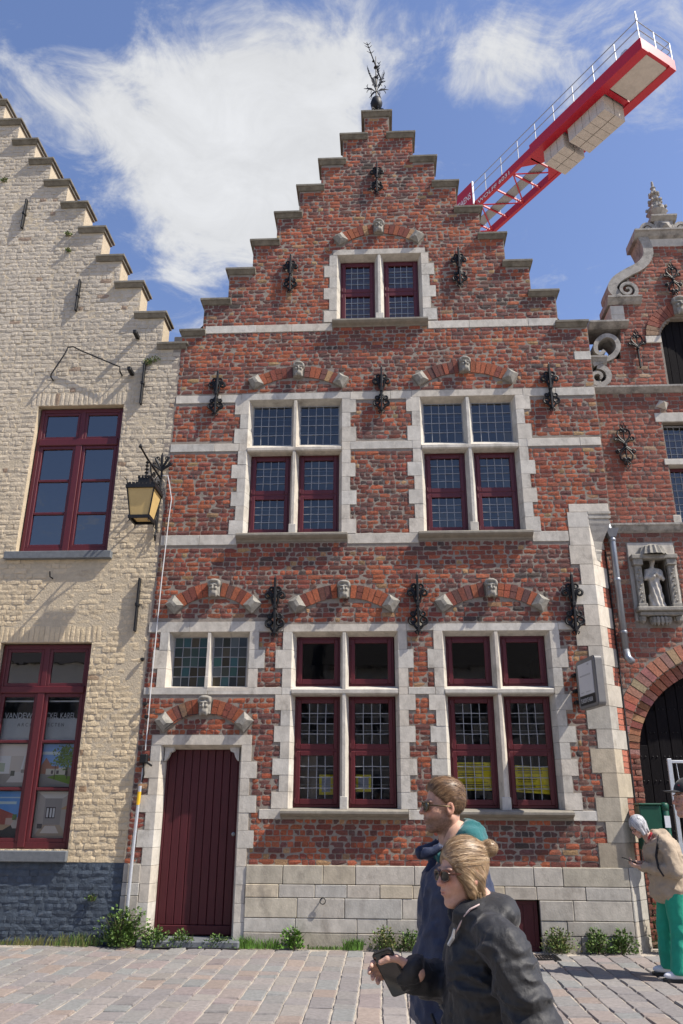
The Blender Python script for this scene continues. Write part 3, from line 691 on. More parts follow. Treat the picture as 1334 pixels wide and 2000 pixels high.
# --- iron finial with weather vane
m = MB(); fx, fy, fz = .045, .16, 13.69
m.tube([(fx, fy, fz), (fx, fy, fz+1.62)], [.022, .010], 6); ball = MB(); ball.lathe([(0, 0), (.06, .02), (.105, .10), (.115, .18), (.09, .27), (.04, .33), (.0, .36)], (fx, fy, fz+.24), 10)
for k in range(8):
    a = k*math.pi/4+.2; c_, s_ = math.cos(a), math.sin(a)
    for pts in ([(0, .05), (.07, .10), (.13, .05)]+spiral(.15, .08, .035, .012, -math.pi/2, .9, 9), [(0, .12), (.06, .22), (.12, .20)]+spiral(.13, .16, .03, .01, math.pi/2, -.9, 9), [(.02, .02), (.12, .0), (.17, .06)]):
        m.tube([(fx+c_*q, fy+s_*q, fz+h) for q, h in pts], .011, 4)
for k in range(6):
    a = k*math.pi/3+.1; c_, s_ = math.cos(a), math.sin(a); z0 = fz+.68
    m.tube([(fx+c_*q, fy+s_*q, z0+h) for q, h in ((0, 0), (.05, .06), (.10, .09), (.15, .10), (.24, .09))], [.01, .012, .03, .02, .004], 4, flat=.4)
    m.tube([(fx+c_*q, fy+s_*q, z0+h) for q, h in ((.15, .10), (.18, .16), (.16, .20))], .007, 4); m.tube([(fx+c_*q, fy+s_*q, z0+h) for q, h in ((.13, .09), (.17, .04), (.18, .0))], .007, 4)
for k in range(4):
    a = k*math.pi/2+.35; c_, s_ = math.cos(a), math.sin(a); z0 = fz+.80
    stem = [(0, 0), (.05, .12), (.10, .22), (.15, .34), (.17, .44)]; m.tube([(fx+c_*q, fy+s_*q, z0+h) for q, h in stem], .008, 4)
    for t in range(6):
        q, h = .07+.10*t/5, .16+.28*t/5
        for e in (-1, 1): m.tube([(fx+c_*q, fy+s_*q, z0+h), (fx+c_*(q+.02*e)-s_*.03*e, fy+s_*(q+.02*e)+c_*.03*e, z0+h+.05)], [.01, .003], 4)
m.lathe([(0, 0), (.035, .03), (0, .07)], (fx, fy, fz+1.05), 8); m.lathe([(0, 0), (.045, .03), (.03, .07), (0, .09)], (fx, fy, fz+1.30), 8)
fin = m.build('finial', 'iron', house); ball.build('ball', 'iron', fin, True)
m = MB(); va, vb = np.array([fx+.16, fy-.05, fz+1.02]), np.array([fx-.16, fy+.05, fz+1.02]); c0 = np.array([fx, fy, fz+1.37]); dr = np.array([-.13, -.22, .22])
m.tube([c0-dr*.9, c0, c0+dr*1.3], [.012, .014, .007], 5)
for t in (.7, 1.0, 1.15):
    for e in (-1, 1): m.tube([c0+dr*t, c0+dr*(t+.08)+np.array([e*.07, 0, .03])], [.008, .003], 4)
for t in (-.9, -.75): m.tube([c0+dr*t+np.array([-.05, 0, .0]), c0+dr*t, c0+dr*t+np.array([.06, 0, .03])], .009, 4)
m.lathe([(0, 0), (.03, .02), (0, .05)], tuple(c0+dr*.35-np.array([0, 0, .06])), 6); m.build('weather_vane', 'iron', fin)
# --- iron ring in the plinth
m = MB(); m.tube([(-.777+.035*math.cos(a), -.075, .535+.035*math.sin(a)) for a in np.linspace(0, 2*math.pi, 17)], .006, 5); m.tube([(-.777, .0, .575), (-.777, -.08, .57)], .008, 5); m.build('iron_ring', 'iron', house)
# ================================================================ the cream painted brick house
mat('paint_wall', (.45, .375, .265), .8, .12, 9, .8, 40, bdist=.012); mat('paint_wall_blue', (.05, .065, .085), .75, .25, 8, .6, 40, bdist=.012)
lhouse = thing('painted_stepped_house', 'cream painted brick house with stepped gable and blue-grey base', 'house', (-5, 0, 0))
LT = [(-3.20, 8.802), (-3.508, 9.412), (-3.95, 10.039), (-4.354, 10.603), (-4.743, 11.228), (-5.134, 11.794), (-5.523, 12.312), (-5.907, 12.833), (-6.265, 13.317), (-6.654, 13.821), (-7.011, 14.324), (-7.37, 14.83)]
LCX = -7.65
def out_left(xs, z):
    if z < LT[0][1]-CT: return (xs < float(XL(z))-.004) & (xs > -8.3)
    for x, zt in LT[1:]:
        if z < zt-CT: return (xs < x-OVH) & (xs > max(2*LCX-x+OVH, -8.3))
    return xs < -99
LM = Mask(out_left)
lh_holes = [(-5.49, -4.085, 5.22, 7.695), (-5.49, -4.15, 1.10, 3.845)]
for a, b, c, d in lh_holes: LM.rect(a, b, c, d, .0)
lx = [-12.0, -3.262]+[h[0] for h in lh_holes]+[h[1] for h in lh_holes]+[a-OVH for a, _ in LT[1:]]+[2*LCX-a+OVH for a, _ in LT[1:]]
lz = [-.05, .95]+[h[2] for h in lh_holes]+[h[3] for h in lh_holes]+[b-CT for _, b in LT]
def fill_left(x, z):
    for a, b, c, d in lh_holes:
        if a < x < b and c < z < d: return False
    if z < LT[0][1]-CT: return x < -3.262
    for xx, zt in LT[1:]:
        if z < zt-CT: return 2*LCX-xx+OVH < x < xx-OVH
    return False
core_wall(lx, lz, lambda x, z: z > .95 and fill_left(x, z), .004, .36).build('wall', 'paint_wall', lhouse)
core_wall(lx, lz, lambda x, z: z < .95 and fill_left(x, z), .0, .36).build('base_wall', 'paint_wall_blue', lhouse)
def paint_col(x, z):
    t = min(1, max(0, (z-3.5)/6)); v = random.uniform(.95, 1.04)*(1-.10*(vnoise(x, z, .7, 9) > .62)*t)
    a, b = (.53, .425, .275), (.45, .395, .315); c = tuple((p*(1-t)+q*t)*v for p, q in zip(a, b))
    if random.random() < .008: c = (c[0]*.6, c[1]*.5, c[2]*.45)
    return c
# soldier courses over the two windows
for (xa, xb, za, zb) in ((-5.62, -3.98, 7.70, 7.93), (-5.62, -4.03, 3.85, 4.09)):
    LM.rect(xa, xb, za, zb, 0); n = int((xb-xa)/.075)
    for i in range(n):
        m = MB(); a = xa+(xb-xa)*i/n; brick_geo(m, a+.004, a+(xb-xa)/n-.006, za+.005, zb-random.uniform(0, .03), .01, -.004, paint_col(a, za), None, .004, .004); m.build('lintel_brick', 'paint_brick', lhouse, False)
def paint_lay(mask, z0, z1, colf, yf, jit, pill):
    return lay_bricks(mask, -8.3, -3.2, z0, z1, .0785, .215, .012, yf, colf, jit, pill, .008)
# patches where thick render hides the joints
patch = lambda xs, z: (vnoise(float(np.mean(xs)) if np.ndim(xs) else xs, z, 1.3, 4) > 2)
lb = paint_lay(LM, .955, 14.75, paint_col, -.0035, .0055, .0035)
lb2 = []
for s_, c_, m_ in lb:                                     # thick paint: many bricks are half drowned
    n_ = vnoise(c_[0], c_[1], 1.1, 4)*.6+vnoise(c_[0], c_[1], 3.0, 8)*.4
    if n_ > .60 and c_[1] > 1.2:
        k_ = min(1, (n_-.60)*7); m_.v = [(a, b+.0068*k_ if b < .005 else b, c) for a, b, c in m_.v]
    lb2.append((s_, c_, m_))
emit_bricks(lb2, 'brick', 'brickwork', 'paint_brick', lhouse, smooth=False, visible=lambda c: 1 if c[0] > -5.7-.12*c[1] else .01)
bb = lay_bricks(LM, -8.3, -3.2, .0, .95, .0785, .215, .012, -.008, lambda x, z: (lambda k: (.052*k, .068*k, .09*k))(random.uniform(.85, 1.15)), .007, .005, .008)
emit_bricks(bb, 'base_brick', 'base_brickwork', 'paint_blue', lhouse, maxn=150, smooth=False, visible=lambda c: 1 if c[0] > -5.6 else .01)
for i, (x, zt) in enumerate(LT):
    xn = LT[i+1][0]-OVH-.06 if i+1 < len(LT) else LCX
    if i == 0: coping_piece(xn, -3.11, zt, lhouse, end=1)
    elif i+1 < len(LT): coping_piece(xn, x, zt, lhouse, end=1); coping_piece(2*LCX-x, 2*LCX-xn, zt, lhouse, end=-1)
    else: coping_piece(2*LCX-x, x, zt, lhouse)
# windows: red timber frames
def red_window(x0, x1, z0, z1, zt0, zt1, xm, rails, y0, mw, par, reveal=.0):
    m = MB(); bar_frame(m, x0, x1, z0, z1, y0, y0+.09, .06, .006, .08)
    m.box(xm-mw, xm+mw, y0-.016, y0+.07, z0+.02, zt0+.005, None, .006); m.box(xm-mw*.8, xm+mw*.8, y0+.004, y0+.08, zt1, z1-.05, None, .006)
    m.box(x0+.05, x1-.05, y0-.022, y0+.08, zt0, zt1, None, .01)
    w = m.build('window', 'red_paint', par)
    for a, b in ((x0+.06, xm-mw*.8), (xm+mw*.8, x1-.06)):
        s = MB(); bar_frame(s, a, b, zt1, z1-.06, y0+.012, y0+.07, .045, .006); s.build('sash', 'red_paint', w)
        g = MB(); g.add([(a+.04, y0+.04, zt1+.04), (b-.04, y0+.04, zt1+.04), (b-.04, y0+.04, z1-.1), (a+.04, y0+.04, z1-.1)], [(0, 1, 2, 3)]); g.build('pane', 'glass_blue', w)
    zz = [z0+.08]+list(rails)+[zt0]
    for a, b in ((x0+.06, xm-mw), (xm+mw, x1-.06)):
        s = MB(); bar_frame(s, a, b, z0+.08, zt0, y0+.006, y0+.07, .05, .006)
        for q in rails: s.box(a+.05, b-.05, y0+.012, y0+.06, q-.02, q+.02, None, .006)
        s.build('sash', 'red_paint', w)
        for c, d in zip(zz[:-1], zz[1:]):
            t = random.gauss(0, .0015)
            g = MB(); g.add([(a+.045, y0+.04-t, c+.015), (b-.045, y0+.04+t, c+.015), (b-.045, y0+.04+t, d-.015), (a+.045, y0+.04-t, d-.015)], [(0, 1, 2, 3)]); g.build('pane', 'glass_blue' if z0 > 4 else 'glass', w)
    return w
red_window(-5.47, -4.10, 5.235, 7.675, 7.02, 7.14, -4.77, (5.874, 6.423), .10, .05, lhouse)
red_window(-5.475, -4.165, 1.105, 3.83, 3.137, 3.238, -4.83, (1.855, 2.479), .10, .05, lhouse)
m = MB(); m.box(-5.62, -3.995, -.085, .1, 5.09, 5.205, None, .008); m.build('window_sill', 'bluestone', lhouse)
m = MB(); m.box(-5.62, -4.135, -.075, .1, .955, 1.09, None, .008); m.build('window_sill', 'bluestone', lhouse)
for x, za, zb in ((-6.288, 11.25, 11.89), (-5.087, 9.48, 10.1), (-3.80, 7.67, 8.44), (-3.53, 3.99, 4.78), (-8.0, 9.5, 10.1)):
    m = MB(); m.box(x-.014, x+.014, -.075, .0, za, zb, None, .004); m.box(x-.025, x+.025, -.085, .0, (za+zb)/2-.03, (za+zb)/2+.02, None, .005); m.build('wall_anchor', 'iron', lhouse)
for x, z, dy in ((-3.974, 8.935, .2), (-4.0, 8.245, .2)):
    m = MB(); m.box(x-.03, x+.03, -dy, .02, z-.03, z+.035, None, .006); m.build('iron_peg', 'iron', lhouse)
m = MB(); rod = [(-5.31, .02, 8.16), (-5.31, -.10, 8.17), (-5.30, -.12, 8.21), (-5.14, -.12, 8.55), (-5.10, -.12, 8.66), (-5.09, -.12, 8.71), (-5.0, -.12, 8.72), (-4.86, -.12, 8.64), (-4.25, -.12, 8.35), (-4.18, -.12, 8.32), (-4.17, -.12, 8.24), (-4.17, .02, 8.22)]
m.tube(rod, .012, 6); m.build('iron_rod', 'iron', lhouse)
m = MB(); m.tube([(-4.86, .02, 4.80), (-4.86, -.09, 4.80), (-4.87, -.10, 4.88)], .011, 5); m.build('iron_hook', 'iron', lhouse)
m = MB(); m.box(-12, -11.8, .36, 8, -.05, 8.5); m.box(-12, -3.38, 8, 8.2, -.05, 8.5); m.build('back_wall', 'paint_wall', lhouse)
m = MB(); m.box(-11.8, -3.40, .37, 8, .0, .1); m.box(-11.8, -3.40, .37, 8, 4.3, 4.7); m.box(-11.8, -3.40, .37, 8, 8.3, 8.5); m.box(-11.8, -3.40, 3.2, 3.3, .1, 8.3); m.build('interior', 'dark_room', lhouse)
m = MB(); m.add([(-12, .34, 8.6), (-12, 8.3, 8.6), (LCX, 8.3, 14.6), (LCX, .34, 14.6), (-3.35, 8.3, 8.6), (-3.35, .34, 8.6)], [(0, 3, 2, 1), (3, 5, 4, 2)]); m.build('roof', 'roof_tile', lhouse)
# prints hung behind the shop window glass
mat('print', (1, 1, 1), .6, .0, attr=True); mat('white_print', (.62, .64, .66), .6, .02); mat('grey_print', (.16, .16, .17), .6, .02)
def quad(m, x0, x1, z0, z1, y, c): m.add([(x0, y, z0), (x1, y, z0), (x1, y, z1), (x0, y, z1)], [(0, 1, 2, 3)], c)
def pol(m, pts, y, c): m.add([(a, y, b) for a, b in pts], [tuple(range(len(pts)))], c)
def print_sheet(name, label, x0, x1, z0, z1, art, y=.21):
    m = MB(); m.box(x0, x1, y, y+.006, z0, z1, (.5, .5, .5)); w, h = x1-x0, z1-z0
    U = lambda a, b: (x0+a*w, z0+b*h); art(m, U, y); m.c = [tuple(min(.85, q*1.7) for q in c) for c in m.c]; return tag(m.build(name, 'print'), label, 'poster', 'prints behind the shop window')
def art_tree(m, U, y):
    q = lambda a, b, c, d, k, col: pol(m, [U(a, b), U(c, b), U(c, d), U(a, d)], y-.001*k, col)
    q(0, .45, 1, 1, 1, (.16, .28, .5)); q(0, .75, .5, .82, 2, (.45, .5, .6)); q(0, 0, 1, .3, 1, (.22, .21, .2)); pol(m, [U(.2, .22), U(.9, .05), U(1, .12), U(1, .25), U(.5, .3)], y-.002, (.14, .22, .04))
    pol(m, [U(0, .3), U(0, .5), U(.12, .68), U(.3, .48), U(.5, .48), U(.5, .3)], y-.003, (.3, .14, .09)); q(.15, .28, .75, .42, 4, (.45, .42, .36)); q(.3, .3, .36, .38, 5, (.1, .08, .07)); q(.45, .3, .52, .38, 5, (.1, .08, .07)); q(.7, .25, 1, .45, 4, (.2, .17, .15))
    for xx in (.4, .75): q(xx, .18, xx+.02, .5, 6, (.08, .06, .04))
    for k in range(420):
        a = random.gauss(.68, .17); b = random.gauss(.7, .14)
        if a > 1.0 or a < .25 or b > .99 or b < .4: continue
        s = random.uniform(.015, .03); g = random.uniform(.6, 1.4); pol(m, [U(a-s, b), U(a, b-s), U(a+s, b), U(a, b+s)], y-.007-random.random()*.003, (.10*g, .16*g, .03*g))
def art_room(m, U, y):
    q = lambda a, b, c, d, k, col: pol(m, [U(a, b), U(c, b), U(c, d), U(a, d)], y-.001*k, col)
    q(0, 0, 1, 1, 1, (.36, .33, .3)); pol(m, [U(0, 0), U(1, 0), U(.72, .28), U(.25, .28)], y-.002, (.34, .27, .2)); pol(m, [U(0, 1), U(1, 1), U(.72, .85), U(.25, .85)], y-.002, (.5, .48, .45)); q(.25, .28, .72, .85, 3, (.27, .25, .24))
    q(.3, .42, .56, .66, 4, (.05, .04, .04))
    for a in (.32, .41, .49): q(a, .44, a+.055, .64, 5, (.65, .66, .72))
    pol(m, [U(.2, .1), U(.72, .1), U(.6, .26), U(.32, .26)], y-.006, (.5, .46, .42)); q(.1, .2, .24, .3, 5, (.08, .07, .07)); pol(m, [U(.7, .62), U(.98, .6), U(.86, .7)], y-.005, (.4, .27, .15)); q(.85, .12, 1, .35, 4, (.3, .32, .33)); q(.9, .45, 1, .62, 4, (.6, .62, .7))
def art_house(m, U, y):
    q = lambda a, b, c, d, k, col: pol(m, [U(a, b), U(c, b), U(c, d), U(a, d)], y-.001*k, col)
    q(0, .4, 1, 1, 1, (.1, .25, .55)); q(.1, .72, .8, .78, 2, (.4, .5, .65)); q(.3, .85, 1, .88, 2, (.35, .45, .62)); pol(m, [U(0, .25), U(.78, .25), U(.78, .5), U(.35, .62), U(0, .6)], y-.003, (.30, .09, .07)); q(.55, .25, .78, .42, 4, (.42, .3, .25)); q(0, 0, 1, .28, 5, (.03, .028, .026)); pol(m, [U(.1, .28), U(.75, .28), U(.5, .16), U(.1, .18)], y-.007, (.36, .26, .16)); pol(m, [U(.72, .28), U(.78, .2), U(.95, .2), U(.98, .42), U(.85, .44)], y-.008, (.4, .36, .32)); q(.74, .38, .86, .5, 8, (.1, .17, .05))
def art_sofa(m, U, y):
    q = lambda a, b, c, d, k, col: pol(m, [U(a, b), U(c, b), U(c, d), U(a, d)], y-.001*k, col)
    q(0, 0, 1, 1, 1, (.42, .38, .34)); q(0, .72, 1, 1, 2, (.5, .46, .42)); q(0, .3, .45, .72, 3, (.62, .64, .66)); q(.05, .35, .3, .55, 4, (.3, .34, .26)); pol(m, [U(0, 0), U(1, 0), U(.8, .3), U(0, .3)], y-.004, (.24, .22, .2)); pol(m, [U(.4, .1), U(.95, .1), U(1, .36), U(.6, .34)], y-.005, (.44, .42, .40)); q(.5, .25, .62, .37, 6, (.08, .08, .06)); q(.8, .32, .92, .4, 6, (.2, .18, .16)); pol(m, [U(.78, .4), U(.84, .4), U(.88, .72), U(.84, .72)], y-.005, (.58, .56, .54))
print_sheet('window_print', 'printed picture of green trees before a pitched-roof house', -4.74, -4.24, 1.885, 2.45, art_tree)
print_sheet('window_print', 'printed picture of a pale attic bedroom', -4.74, -4.24, 1.235, 1.825, art_room)
print_sheet('window_print', 'printed picture of a red brick barn under deep blue sky', -5.40, -4.92, 1.235, 1.825, art_house)
print_sheet('window_print', 'printed picture of a living room with a grey sofa', -5.40, -4.92, 1.885, 2.45, art_sofa)
def text_mesh(body, size, loc, m, parent=None, name='lettering', rot=(math.pi/2, 0, 0), extrude=.0008, align='LEFT', sx=1.0, shear=0):
    c = bpy.data.curves.new(name, 'FONT'); c.body = body; c.size = size; c.extrude = extrude; c.align_x = align; c.shear = shear
    t = bpy.data.objects.new(name, c); COL.objects.link(t); bpy.context.view_layer.update()
    me = bpy.data.meshes.new_from_object(t.evaluated_get(bpy.context.evaluated_depsgraph_get())); bpy.data.objects.remove(t); bpy.data.curves.remove(c)
    me.materials.clear(); me.materials.append(MT[m]); ob = bpy.data.objects.new(name, me); COL.objects.link(ob)
    b = ORG.get(parent.name, (0, 0, 0)) if parent else (0, 0, 0)
    if parent: ob.parent = parent; ORG[ob.name] = b
    ob.rotation_euler = rot; ob.scale = (sx, 1, 1); ob.location = (loc[0]-b[0], loc[1]-b[1], loc[2]-b[2]); return ob
# glass nameplate of the office
np_ = thing('nameplate_panel', 'frosted white-edged office nameplate hanging in the shop window', 'sign', (-4.83, .2, 2.5))
mat('frost', (.5, .52, .53), .5, .05)
m = MB(); m.box(-5.41, -4.30, .205, .212, 2.50, 2.80); m.build('frosted_sheet', 'frost', np_)
m = MB(); bar_frame(m, -5.43, -4.28, 2.49, 3.05, .20, .214, .022, .002); m.build('edge_strip', 'white_print', np_)
text_mesh('VANDEWYN', .115, (-5.36, .198, 2.80), 'white_print', np_, sx=.80); text_mesh('CKEL KAREL', .115, (-4.76, .198, 2.80), 'white_print', np_, sx=.66)
text_mesh('A R C H I', .07, (-5.16, .198, 2.69), 'grey_print', np_, sx=.9); text_mesh('T E C T E N', .07, (-4.77, .198, 2.69), 'grey_print', np_, sx=.8)
# ================================================================ the scroll-gabled brick house on the right
YR = .28; RCX = 5.02
rhouse = thing('scroll_gable_house', 'red brick house with scrolled stone gable, arched gate and statue niche', 'house', (5, YR, 0))
RX0 = 3.325; RX1 = 2*RCX-RX0+.3
prof_in = [(7.95, 3.66), (8.45, 3.72), (8.52, 3.95), (9.08, 4.02), (9.16, 3.93), (9.64, 3.93), (9.70, 4.02), (9.95, 4.14), (10.15, 4.40), (10.35, 4.60), (10.6, 4.70), (10.93, 4.66)]
def rx_in(z): return np.interp(z, [p[0] for p in prof_in], [p[1] for p in prof_in])
def out_right(xs, z):
    if z < 7.95: return (xs > RX0) & (xs < RX1)
    if z > 10.93: return xs < -99
    a = rx_in(z); return (xs > a) & (xs < 2*RCX-a)
MK = Mask(out_right)
GA, GB, GZ, GX = 1.45, 1.22, 2.32, 4.98                       # the gate's basket arch
ell = lambda xs, z, e: np.where(z > GZ, ((xs-GX)/(GA+e))**2+((z-GZ)/(GB+e))**2 < 1, np.abs(xs-GX) < GA+e)
MK.fns.append(lambda xs, z: ell(xs, z, .20+.22))
MK.rect(4.46, 5.66, 5.60, 7.34); MK.rect(RX0, RX1, 5.50, 5.63); MK.rect(RX0, RX1, 7.86, 7.96); MK.rect(3.66, 4.34, 4.12, 5.34)
MK.fns.append(lambda xs, z: (np.abs(xs-RCX) < .38) & (z > 7.96) & (z < 8.95+np.sqrt(np.maximum(0, .38**2-(xs-RCX)**2))))
# wall body: horizontal slices following the outline, with the openings left out
def slab_wall():
    m = MB(); zs = np.arange(-.05, 10.95, .05)
    for za in zs:
        zb = za+.05; zc = za+.025; xs = np.arange(RX0, RX1, .02); f = out_right(xs, zc) & ~ell(xs, zc, .20) & ~((xs > 4.46) & (xs < 5.66) & (zc > 5.63) & (zc < 7.34)) & ~((xs > 3.82) & (xs < 4.18) & (zc > 4.36) & (zc < 5.1)) & ~((np.abs(xs-RCX) < .37) & (zc > 7.96) & (zc < 8.9+np.sqrt(np.maximum(0, .37**2-(xs-RCX)**2))))
        d = np.diff(np.concatenate([[0], f.astype(int), [0]]))
        for a, b in zip(np.where(d == 1)[0], np.where(d == -1)[0]): m.box(xs[a], xs[b-1]+.02, YR, YR+.4, za, zb)
    return m
slab_wall().build('wall', 'mortar', rhouse)
def rbrick(x, z):
    u = random.random(); v = random.uniform(.8, 1.15)
    c = (.33, .105, .066) if u < .45 else (.27, .088, .06) if u < .8 else (.2, .085, .065) if u < .93 else (.34, .22, .14)
    if z < 5.5 and random.random() < .3: c = (.30, .16, .115)
    return tuple(q*v*.78 for q in c)
rb = lay_bricks(MK, RX0, RX1, .0, 10.9, .0715, .20, .01+YR, YR-.008, rbrick, .0042, .0035)
emit_bricks(rb, 'brick', 'brickwork', 'brick', rhouse, visible=lambda c: 1 if c[0] < 3.9+.06*c[1] else .01)
def rst(x0, x1, z0, z1, y0=-.012, y1=.006, mt='old_stone', name='stone_block', bev=.006):
    m = MB(); m.box(x0, x1, YR+y0, YR+y1, z0, z1, stone_col(), bev); return m.build(name, mt, rhouse)
def cornice(x0, x1, zt, pr, h=.12, name='cornice', mt='old_stone', y1=.02):
    m = MB(); m.prism([(YR-pr, zt), (YR-pr, zt-.03), (YR-pr*.8, zt-.045), (YR-pr*.45, zt-h*.75), (YR-.012, zt-h), (YR+y1, zt-h), (YR+y1, zt)], lambda u, v, q: (q, u, v), x0, x1); return m.build(name, mt, rhouse)
cornice(RX0, RX1, 7.96, .10, .10); cornice(RX0, RX1, 5.63, .10, .13)
# gable ledges, blocks and scrolls (both sides)
def ribbon(pts, w, y0, y1, name, w1=None, mt='old_stone'):
    pts = [np.array(p) for p in pts]; n = len(pts); A = []; B = []
    for i, p in enumerate(pts):
        t = pts[min(i+1, n-1)]-pts[max(i-1, 0)]; t /= np.linalg.norm(t)+1e-9; k = np.array([-t[1], t[0]]); ww = w+((w1 or w)-w)*i/(n-1)
        A.append(p+k*ww/2); B.append(p-k*ww/2)
    m = MB(); v = []
    for a, b in zip(A, B): v += [(a[0], y0, a[1]), (b[0], y0, b[1]), (b[0], y1, b[1]), (a[0], y1, a[1])]
    f = [(4*i+k, 4*i+(k+1) % 4, 4*i+4+(k+1) % 4, 4*i+4+k) for i in range(n-1) for k in range(4)]+[(3, 2, 1, 0), (4*n-4, 4*n-3, 4*n-2, 4*n-1)]
    m.add(v, f); return m.build(name, mt, rhouse)
def smooth_line(pts, n=30):
    p = np.array(pts, float); t = np.linspace(0, len(p)-1, n); out = []
    for q in t:
        i = int(min(q, len(p)-2)); f = q-i; p0, p1, p2, p3 = p[max(i-1, 0)], p[i], p[i+1], p[min(i+2, len(p)-1)]
        out.append(.5*((2*p1)+(-p0+p2)*f+(2*p0-5*p1+4*p2-p3)*f*f+(-p0+3*p1-3*p2+p3)*f**3))
    return out
for s in (1, -1):
    X = (lambda x: x) if s > 0 else (lambda x: 2*RCX-x)
    def led(x0, x1, zt, pr, h): cornice(*sorted((X(x0), X(x1))), zt, pr, h, 'ledge', 'old_stone', .45)
    led(3.50, 4.14, 9.17, .13, .10); led(3.86, 4.42, 9.66, .11, .12); led(3.44, 3.72, 8.52, .10, .14)
    for za, zb in ((9.18, 9.34), (9.34, 9.52)): rst(*sorted((X(3.90), X(4.12))), za, zb, -.014, .42, 'stone')
    up_ = smooth_line([(4.05, 9.70), (3.97, 9.85), (4.06, 10.02), (4.26, 10.16), (4.50, 10.30), (4.64, 10.48), (4.66, 10.68), (4.60, 10.90)], 26)
    ribbon([(X(a), b) for a, b in up_], .15, YR-.05, YR+.4, 'scroll', .17)
    ribbon([(X(a), b) for a, b in spiral(4.21, 9.80, .19, .02, math.pi*1.15, 1.8*1, 34)], .075, YR-.07, YR+.05, 'volute', .03)
    lo_ = smooth_line([tuple(P(a, b, YR-.05)[[0, 2]]) for a, b in ((1181, 684), (1172, 690), (1164, 683), (1166, 667), (1182, 655), (1201, 660), (1208, 678), (1197, 695), (1176, 704), (1158, 711))], 34)
    ribbon([(X(a), b) for a, b in lo_], .06, YR-.05, YR+.35, 'scroll', .09)
    ribbon([(X(a), b) for a, b in spiral(3.56, 8.16, .20, .03, math.pi*.5, -1.4, 26)], .10, YR-.04, YR+.3, 'volute', .04)
    rst(*sorted((X(3.42), X(3.60))), 7.96, 8.1, -.012, .3, 'stone')
cornice(4.46, 2*RCX-4.46, 11.0, .13, .14, 'ledge', 'old_stone', .4); cornice(4.80, 2*RCX-4.80, 11.34, .08, .09, 'ledge', 'old_stone', .35)
m = MB(); m.box(4.72, 2*RCX-4.72, YR-.012, YR+.36, 10.70, 10.87, stone_col(), .01); m.build('frieze_stone', 'stone', rhouse)
m = MB(); m.box(4.86, 2*RCX-4.86, YR-.01, YR+.3, 11.0, 11.26, None, .01)
c = (RCX, YR-.01, 11.13); m.add([(RCX-.13, c[1], 11.02), (RCX+.13, c[1], 11.02), (RCX+.13, c[1], 11.24), (RCX-.13, c[1], 11.24), (RCX, c[1]-.09, 11.13)], [(0, 1, 4), (1, 2, 4), (2, 3, 4), (3, 0, 4)]); m.build('pedestal', 'old_stone', rhouse)
for s in (1, -1): ribbon([(RCX+s*a, b) for a, b in spiral(.30, 11.10, .13, .02, math.pi*1.2, -1.5, 22)], .07, YR+.0, YR+.25, 'volute', .03)
m = MB(); fx2, fz2 = RCX-.02, 11.33
m.lathe([(.10, 0), (.11, .04), (.07, .08), (.09, .12), (.17, .22), (.16, .30), (.09, .36), (.08, .44), (.11, .48), (.06, .52), (.055, .60), (.08, .63), (.04, .66), (.035, .76), (.05, .78), (.025, .82), (.02, .92), (0, .95)], (fx2, YR+.15, fz2), 10)
for k in range(8):
    a = k*math.pi/4
    for h, r in ((.26, .17), (.46, .105), (.62, .075)): m.lathe([(0, -.03), (.03, 0), (.02, .04), (0, .05)], (fx2+r*math.cos(a), YR+.15+r*math.sin(a), fz2+h), 6)
m.build('finial', 'old_stone', rhouse)
for kind, x, z, sc_ in (('cross', 4.985, 9.98, .72), ('half', 4.24, 8.66, .72), ('cross', 3.825, 6.93, .80)): put_anchor(rhouse, kind, x, YR, z, sc_)
# shuttered loft opening with its brick arch
m = MB(); m.box(RCX-.37, RCX+.37, YR+.13, YR+.16, 7.97, 9.3); lo = m.build('loft_shutter', 'gate_wood', rhouse)
for i in range(6): m = MB(); a = RCX-.365+i*.1225; m.box(a, a+.118, YR+.10, YR+.132, 7.98, 9.28, None, .004); m.build('plank', 'gate_wood', lo)
for i in range(18):
    t0, t1 = [math.pi*(k+o)/18 for k, o in ((i, .06), (i+1, -.06))]; m = MB(); pts = [(RCX-q*math.cos(t), 8.92+q*math.sin(t)) for q, t in ((.385, t0), (.60, t0), (.60, t1), (.385, t1))]
    if 7 < i < 10: continue
    m.prism(pts, lambda u, v, h: (u, h, v), YR-.03, YR+.12, rbrick(5, 8)); m.build('arch_brick', 'brick', rhouse)
o = bpy.data.objects.new('keystone', _km); COL.objects.link(o); o.parent = rhouse; o.location = (RCX-5, -.05, 9.45); o.scale = (1.2, 1.2, 1.2)
for s in (-1, 1): rst(*sorted((RCX+s*.37, RCX+s*.62)), 8.78, 8.91, -.03, .05, 'stone')
# first-floor window
m = MB(); m.box(4.36, 5.76, YR-.014, YR+.02, 7.34, 7.50, stone_col(), .006); m.build('lintel_stone', 'stone', rhouse)
m = MB(); m.box(4.40, 5.72, YR-.02, YR+.2, 6.60, 6.70, stone_col(), .008); m.build('transom', 'stone', rhouse)
m = MB(); m.box(4.99, 5.13, YR+.01, YR+.2, 5.63, 7.34, stone_col(), .01); m.build('mullion', 'stone', rhouse)
m = MB(); m.box(4.40, 4.52, YR-.012, YR+.2, 5.63, 5.78, stone_col(), .01); m.build('stop_stone', 'stone', rhouse)
for a, b in ((4.47, 4.98), (5.14, 5.65)):
    for c, d, red in ((6.71, 7.33, False), (5.64, 6.59, True)):
        m = MB(); bar_frame(m, a, b, c, d, YR+.12, YR+.17, .05 if red else .02, .004); w = m.build('window', 'red_paint' if red else 'lead', rhouse); glazing(w, a+.02, b-.02, c+.02, d-.02, YR+.15, 5, 5 if not red else 8, False)
